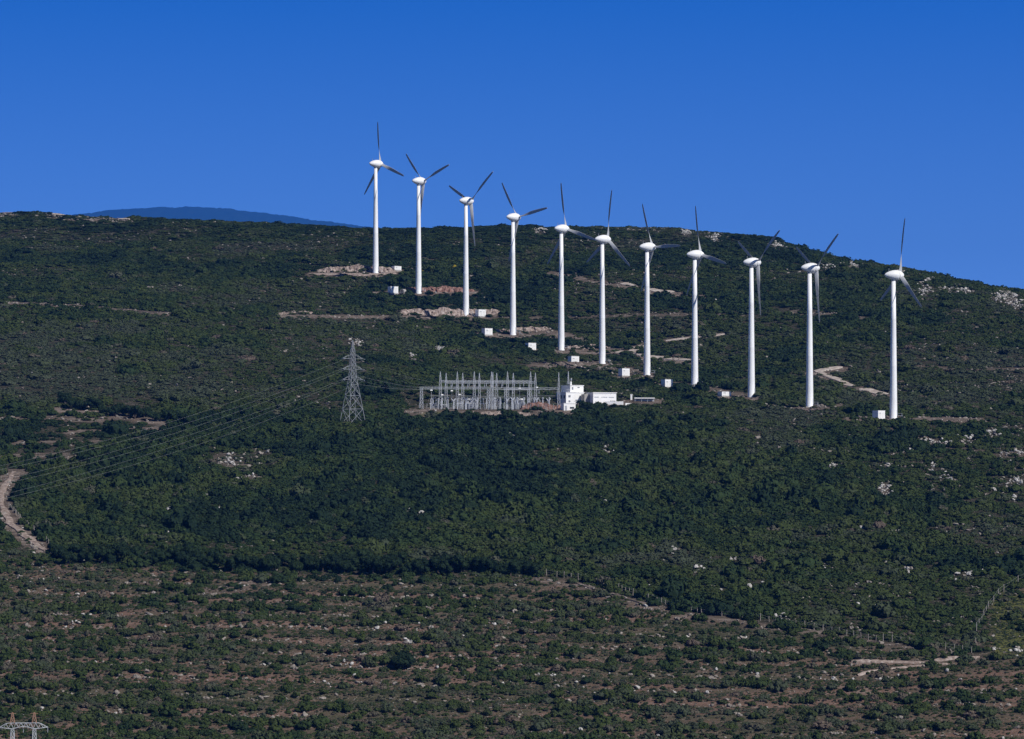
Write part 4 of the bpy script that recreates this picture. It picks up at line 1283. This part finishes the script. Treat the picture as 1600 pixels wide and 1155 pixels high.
# low dry tussocks and seedlings in the gaps
X, Y, r = grid_points(1.05, 900, 1330, .15, 13)
Z = terrain(X, Y); px, py = proj(X, Y, Z)
cov, fg = cover_at(px, py, X, Y)
keep = (fg > .2) & (r.uniform(0, 1, len(X)) < .95 * (1 - .8 * bare_at(px, py)) * (.35 + 1.0 * fbm(X / 12, Y / 22, 61, 3))) & (py < 1230) & cleared(X, Y)
X, Y, Z = X[keep], Y[keep], Z[keep]; n = len(X)
rad = .26 + .62 * r.uniform(0, 1, n) ** 2
tint = np.clip(.34 + .4 * fbm(X / 14, Y / 20, 97, 2) + .5 * (r.uniform(0, 1, n) - .4), 0, 1)
scatter('dry_tussocks', np.stack([X, Y, Z - .05], -1), np.stack([np.zeros(n), np.zeros(n), r.uniform(0, 6.28, n)], -1),
        np.stack([rad, rad, rad * r.uniform(.4, .8, n)], -1), r.integers(0, len(BUSH), n), tint, BUSH, 'low dry grass tussocks between the bushes of the lower ground', 'grass')
print('tussocks', n)

# rubble of fallen terrace walls, on pads and among the scrub
X, Y, r = grid_points(1.3, 900, 2300, .15, 23)
Z = terrain(X, Y); px, py = proj(X, Y, Z)
cov, fg = cover_at(px, py, X, Y)
q_ = (Y + 16 * (fbm(X / 90, Y / 220, 21, 3) - .5) + 0.06 * X) / 17.0
fr = q_ - np.floor(q_)
wallp = np.exp(-((fr - .42) / .06) ** 2) * sstep(.34, .52, fbm(X / 40, q_ * 3.1, 63, 3))
pr = fg * (.75 * wallp + .06 * sstep(.5, .7, fbm(X / 14, Y / 20, 65, 3))) + (1 - fg) * .02 * sstep(.5, .65, fbm(X / 25, Y / 40, 67, 3)) + .15 * bare_at(px, py)
pr += (1 - fg) * .03 * sstep(.50, .62, fbm(X / 48, Y / 60, 95, 4))
pr += (1 - fg) * .16 * sstep(1150, 1450, px) * sstep(460, 560, py) * sstep(.5, .62, fbm(X / 18, Y / 30, 69, 3))
pale = np.zeros(len(X))
for c in OUT_R + OUT_M + OUT_L + OUT_U:
    pale = np.maximum(pale, .8 * np.exp(-((px - c[0]) / (1.5 * c[2] + 2)) ** 2 - ((py - c[1]) / (1.3 * c[3] + 2)) ** 2))
pr = np.maximum(pr, pale)
keep = (r.uniform(0, 1, len(X)) < pr) & (py < 1230) & (ridge_dist(X, Y) < 10) & cleared(X, Y)
X, Y, Z, pale = X[keep], Y[keep], Z[keep], pale[keep]; n = len(X)
rad = .22 + .5 * r.uniform(0, 1, n) ** 3
rv = np.where(r.uniform(0, 1, n) < .03 + .08 * (Y < 1330) + 1.3 * pale, 5 + r.integers(0, 2, n), r.integers(0, 5, n))
scatter('rubble', np.stack([X, Y, Z + .05], -1), np.stack([r.normal(0, .4, n), r.normal(0, .4, n), r.uniform(0, 6.28, n)], -1),
        np.stack([rad * r.uniform(.8, 1.5, n), rad, rad * r.uniform(.6, 1.2, n)], -1), rv, np.zeros(n), RUB, 'grey limestone rubble of fallen terrace walls strewn over the hill', 'rubble')
print('rubble', n)

# ------------------------------------------------------------------ pale limestone outcrops, one object per boulder
rr = random.Random(17)
def boulders(cx, cy, sx_, sy_, n, smin, smax, label, group):
    for _ in range(n):
        px_, py_ = rr.gauss(cx, sx_ * 1.1), rr.gauss(cy, sy_)
        b = place(px_, py_); s = rr.uniform(smin, smax)
        o = bpy.data.objects.new('limestone_boulder', ROCK[rr.randint(0, 5)]); COL.objects.link(o)
        o.location = (b.x, b.y, b.z + s * .5 + .1); o.scale = (s * rr.uniform(.9, 1.4), s, s * rr.uniform(.9, 1.6)); o.rotation_euler = (rr.uniform(-.3, .3), rr.uniform(-.3, .3), rr.uniform(0, 6.28))
        tag(o, label, 'boulder', group)
        # not buried: knolls of rock stand clear of the bushes
lab_r = 'white limestone boulder in an outcrop on the right slope below the last turbine'; g_r = 'limestone outcrops on the right slope'
for c in OUT_R:
    boulders(*c, .28, .72, lab_r, g_r)
lab_m = 'pale limestone boulder showing through the dark scrub of the middle wood'; g_m = 'limestone outcrops in the middle wood'
for c in OUT_M:
    boulders(*c, .28, .72, lab_m, g_m)
lab_l = 'pale limestone boulder under the power lines on the left slope'; g_l = 'limestone outcrops on the left slope'
for c in OUT_L:
    boulders(*c, .26, .62, lab_l, g_l)
lab_u = 'small pale boulder on the upper slope near the right skyline'; g_u = 'boulders along the right skyline'
for c in OUT_U:
    boulders(*c, .35, .75, lab_u if c[0] > 800 else 'small pale boulder on the slope above the pylon', g_u if c[0] > 800 else 'boulders above the pylon')
lab_f = 'small white stone on the brown lower ground'; g_f = 'white stones on the lower ground'
for c in OUT_F:
    boulders(*c, .26, .5, lab_f, g_f)

# ------------------------------------------------------------------ the air
hz = MB().box((0, 18250, 1230), (20400, 38500, 2770)).build('haze')
tag(hz, 'thin blue air over the hills and the distant mountain', 'haze', kind='stuff')
hm = bpy.data.materials.new('haze_air'); hm.use_nodes = True
hn = hm.node_tree; hn.nodes.clear()
ho = hn.nodes.new('ShaderNodeOutputMaterial'); hv = hn.nodes.new('ShaderNodeVolumePrincipled')
hv.inputs['Color'].default_value = (.045, .27, 1.0, 1)
hv.inputs['Density'].default_value = 3.0e-5
hn.links.new(hv.outputs['Volume'], ho.inputs['Volume'])
hz.data.materials.append(hm)
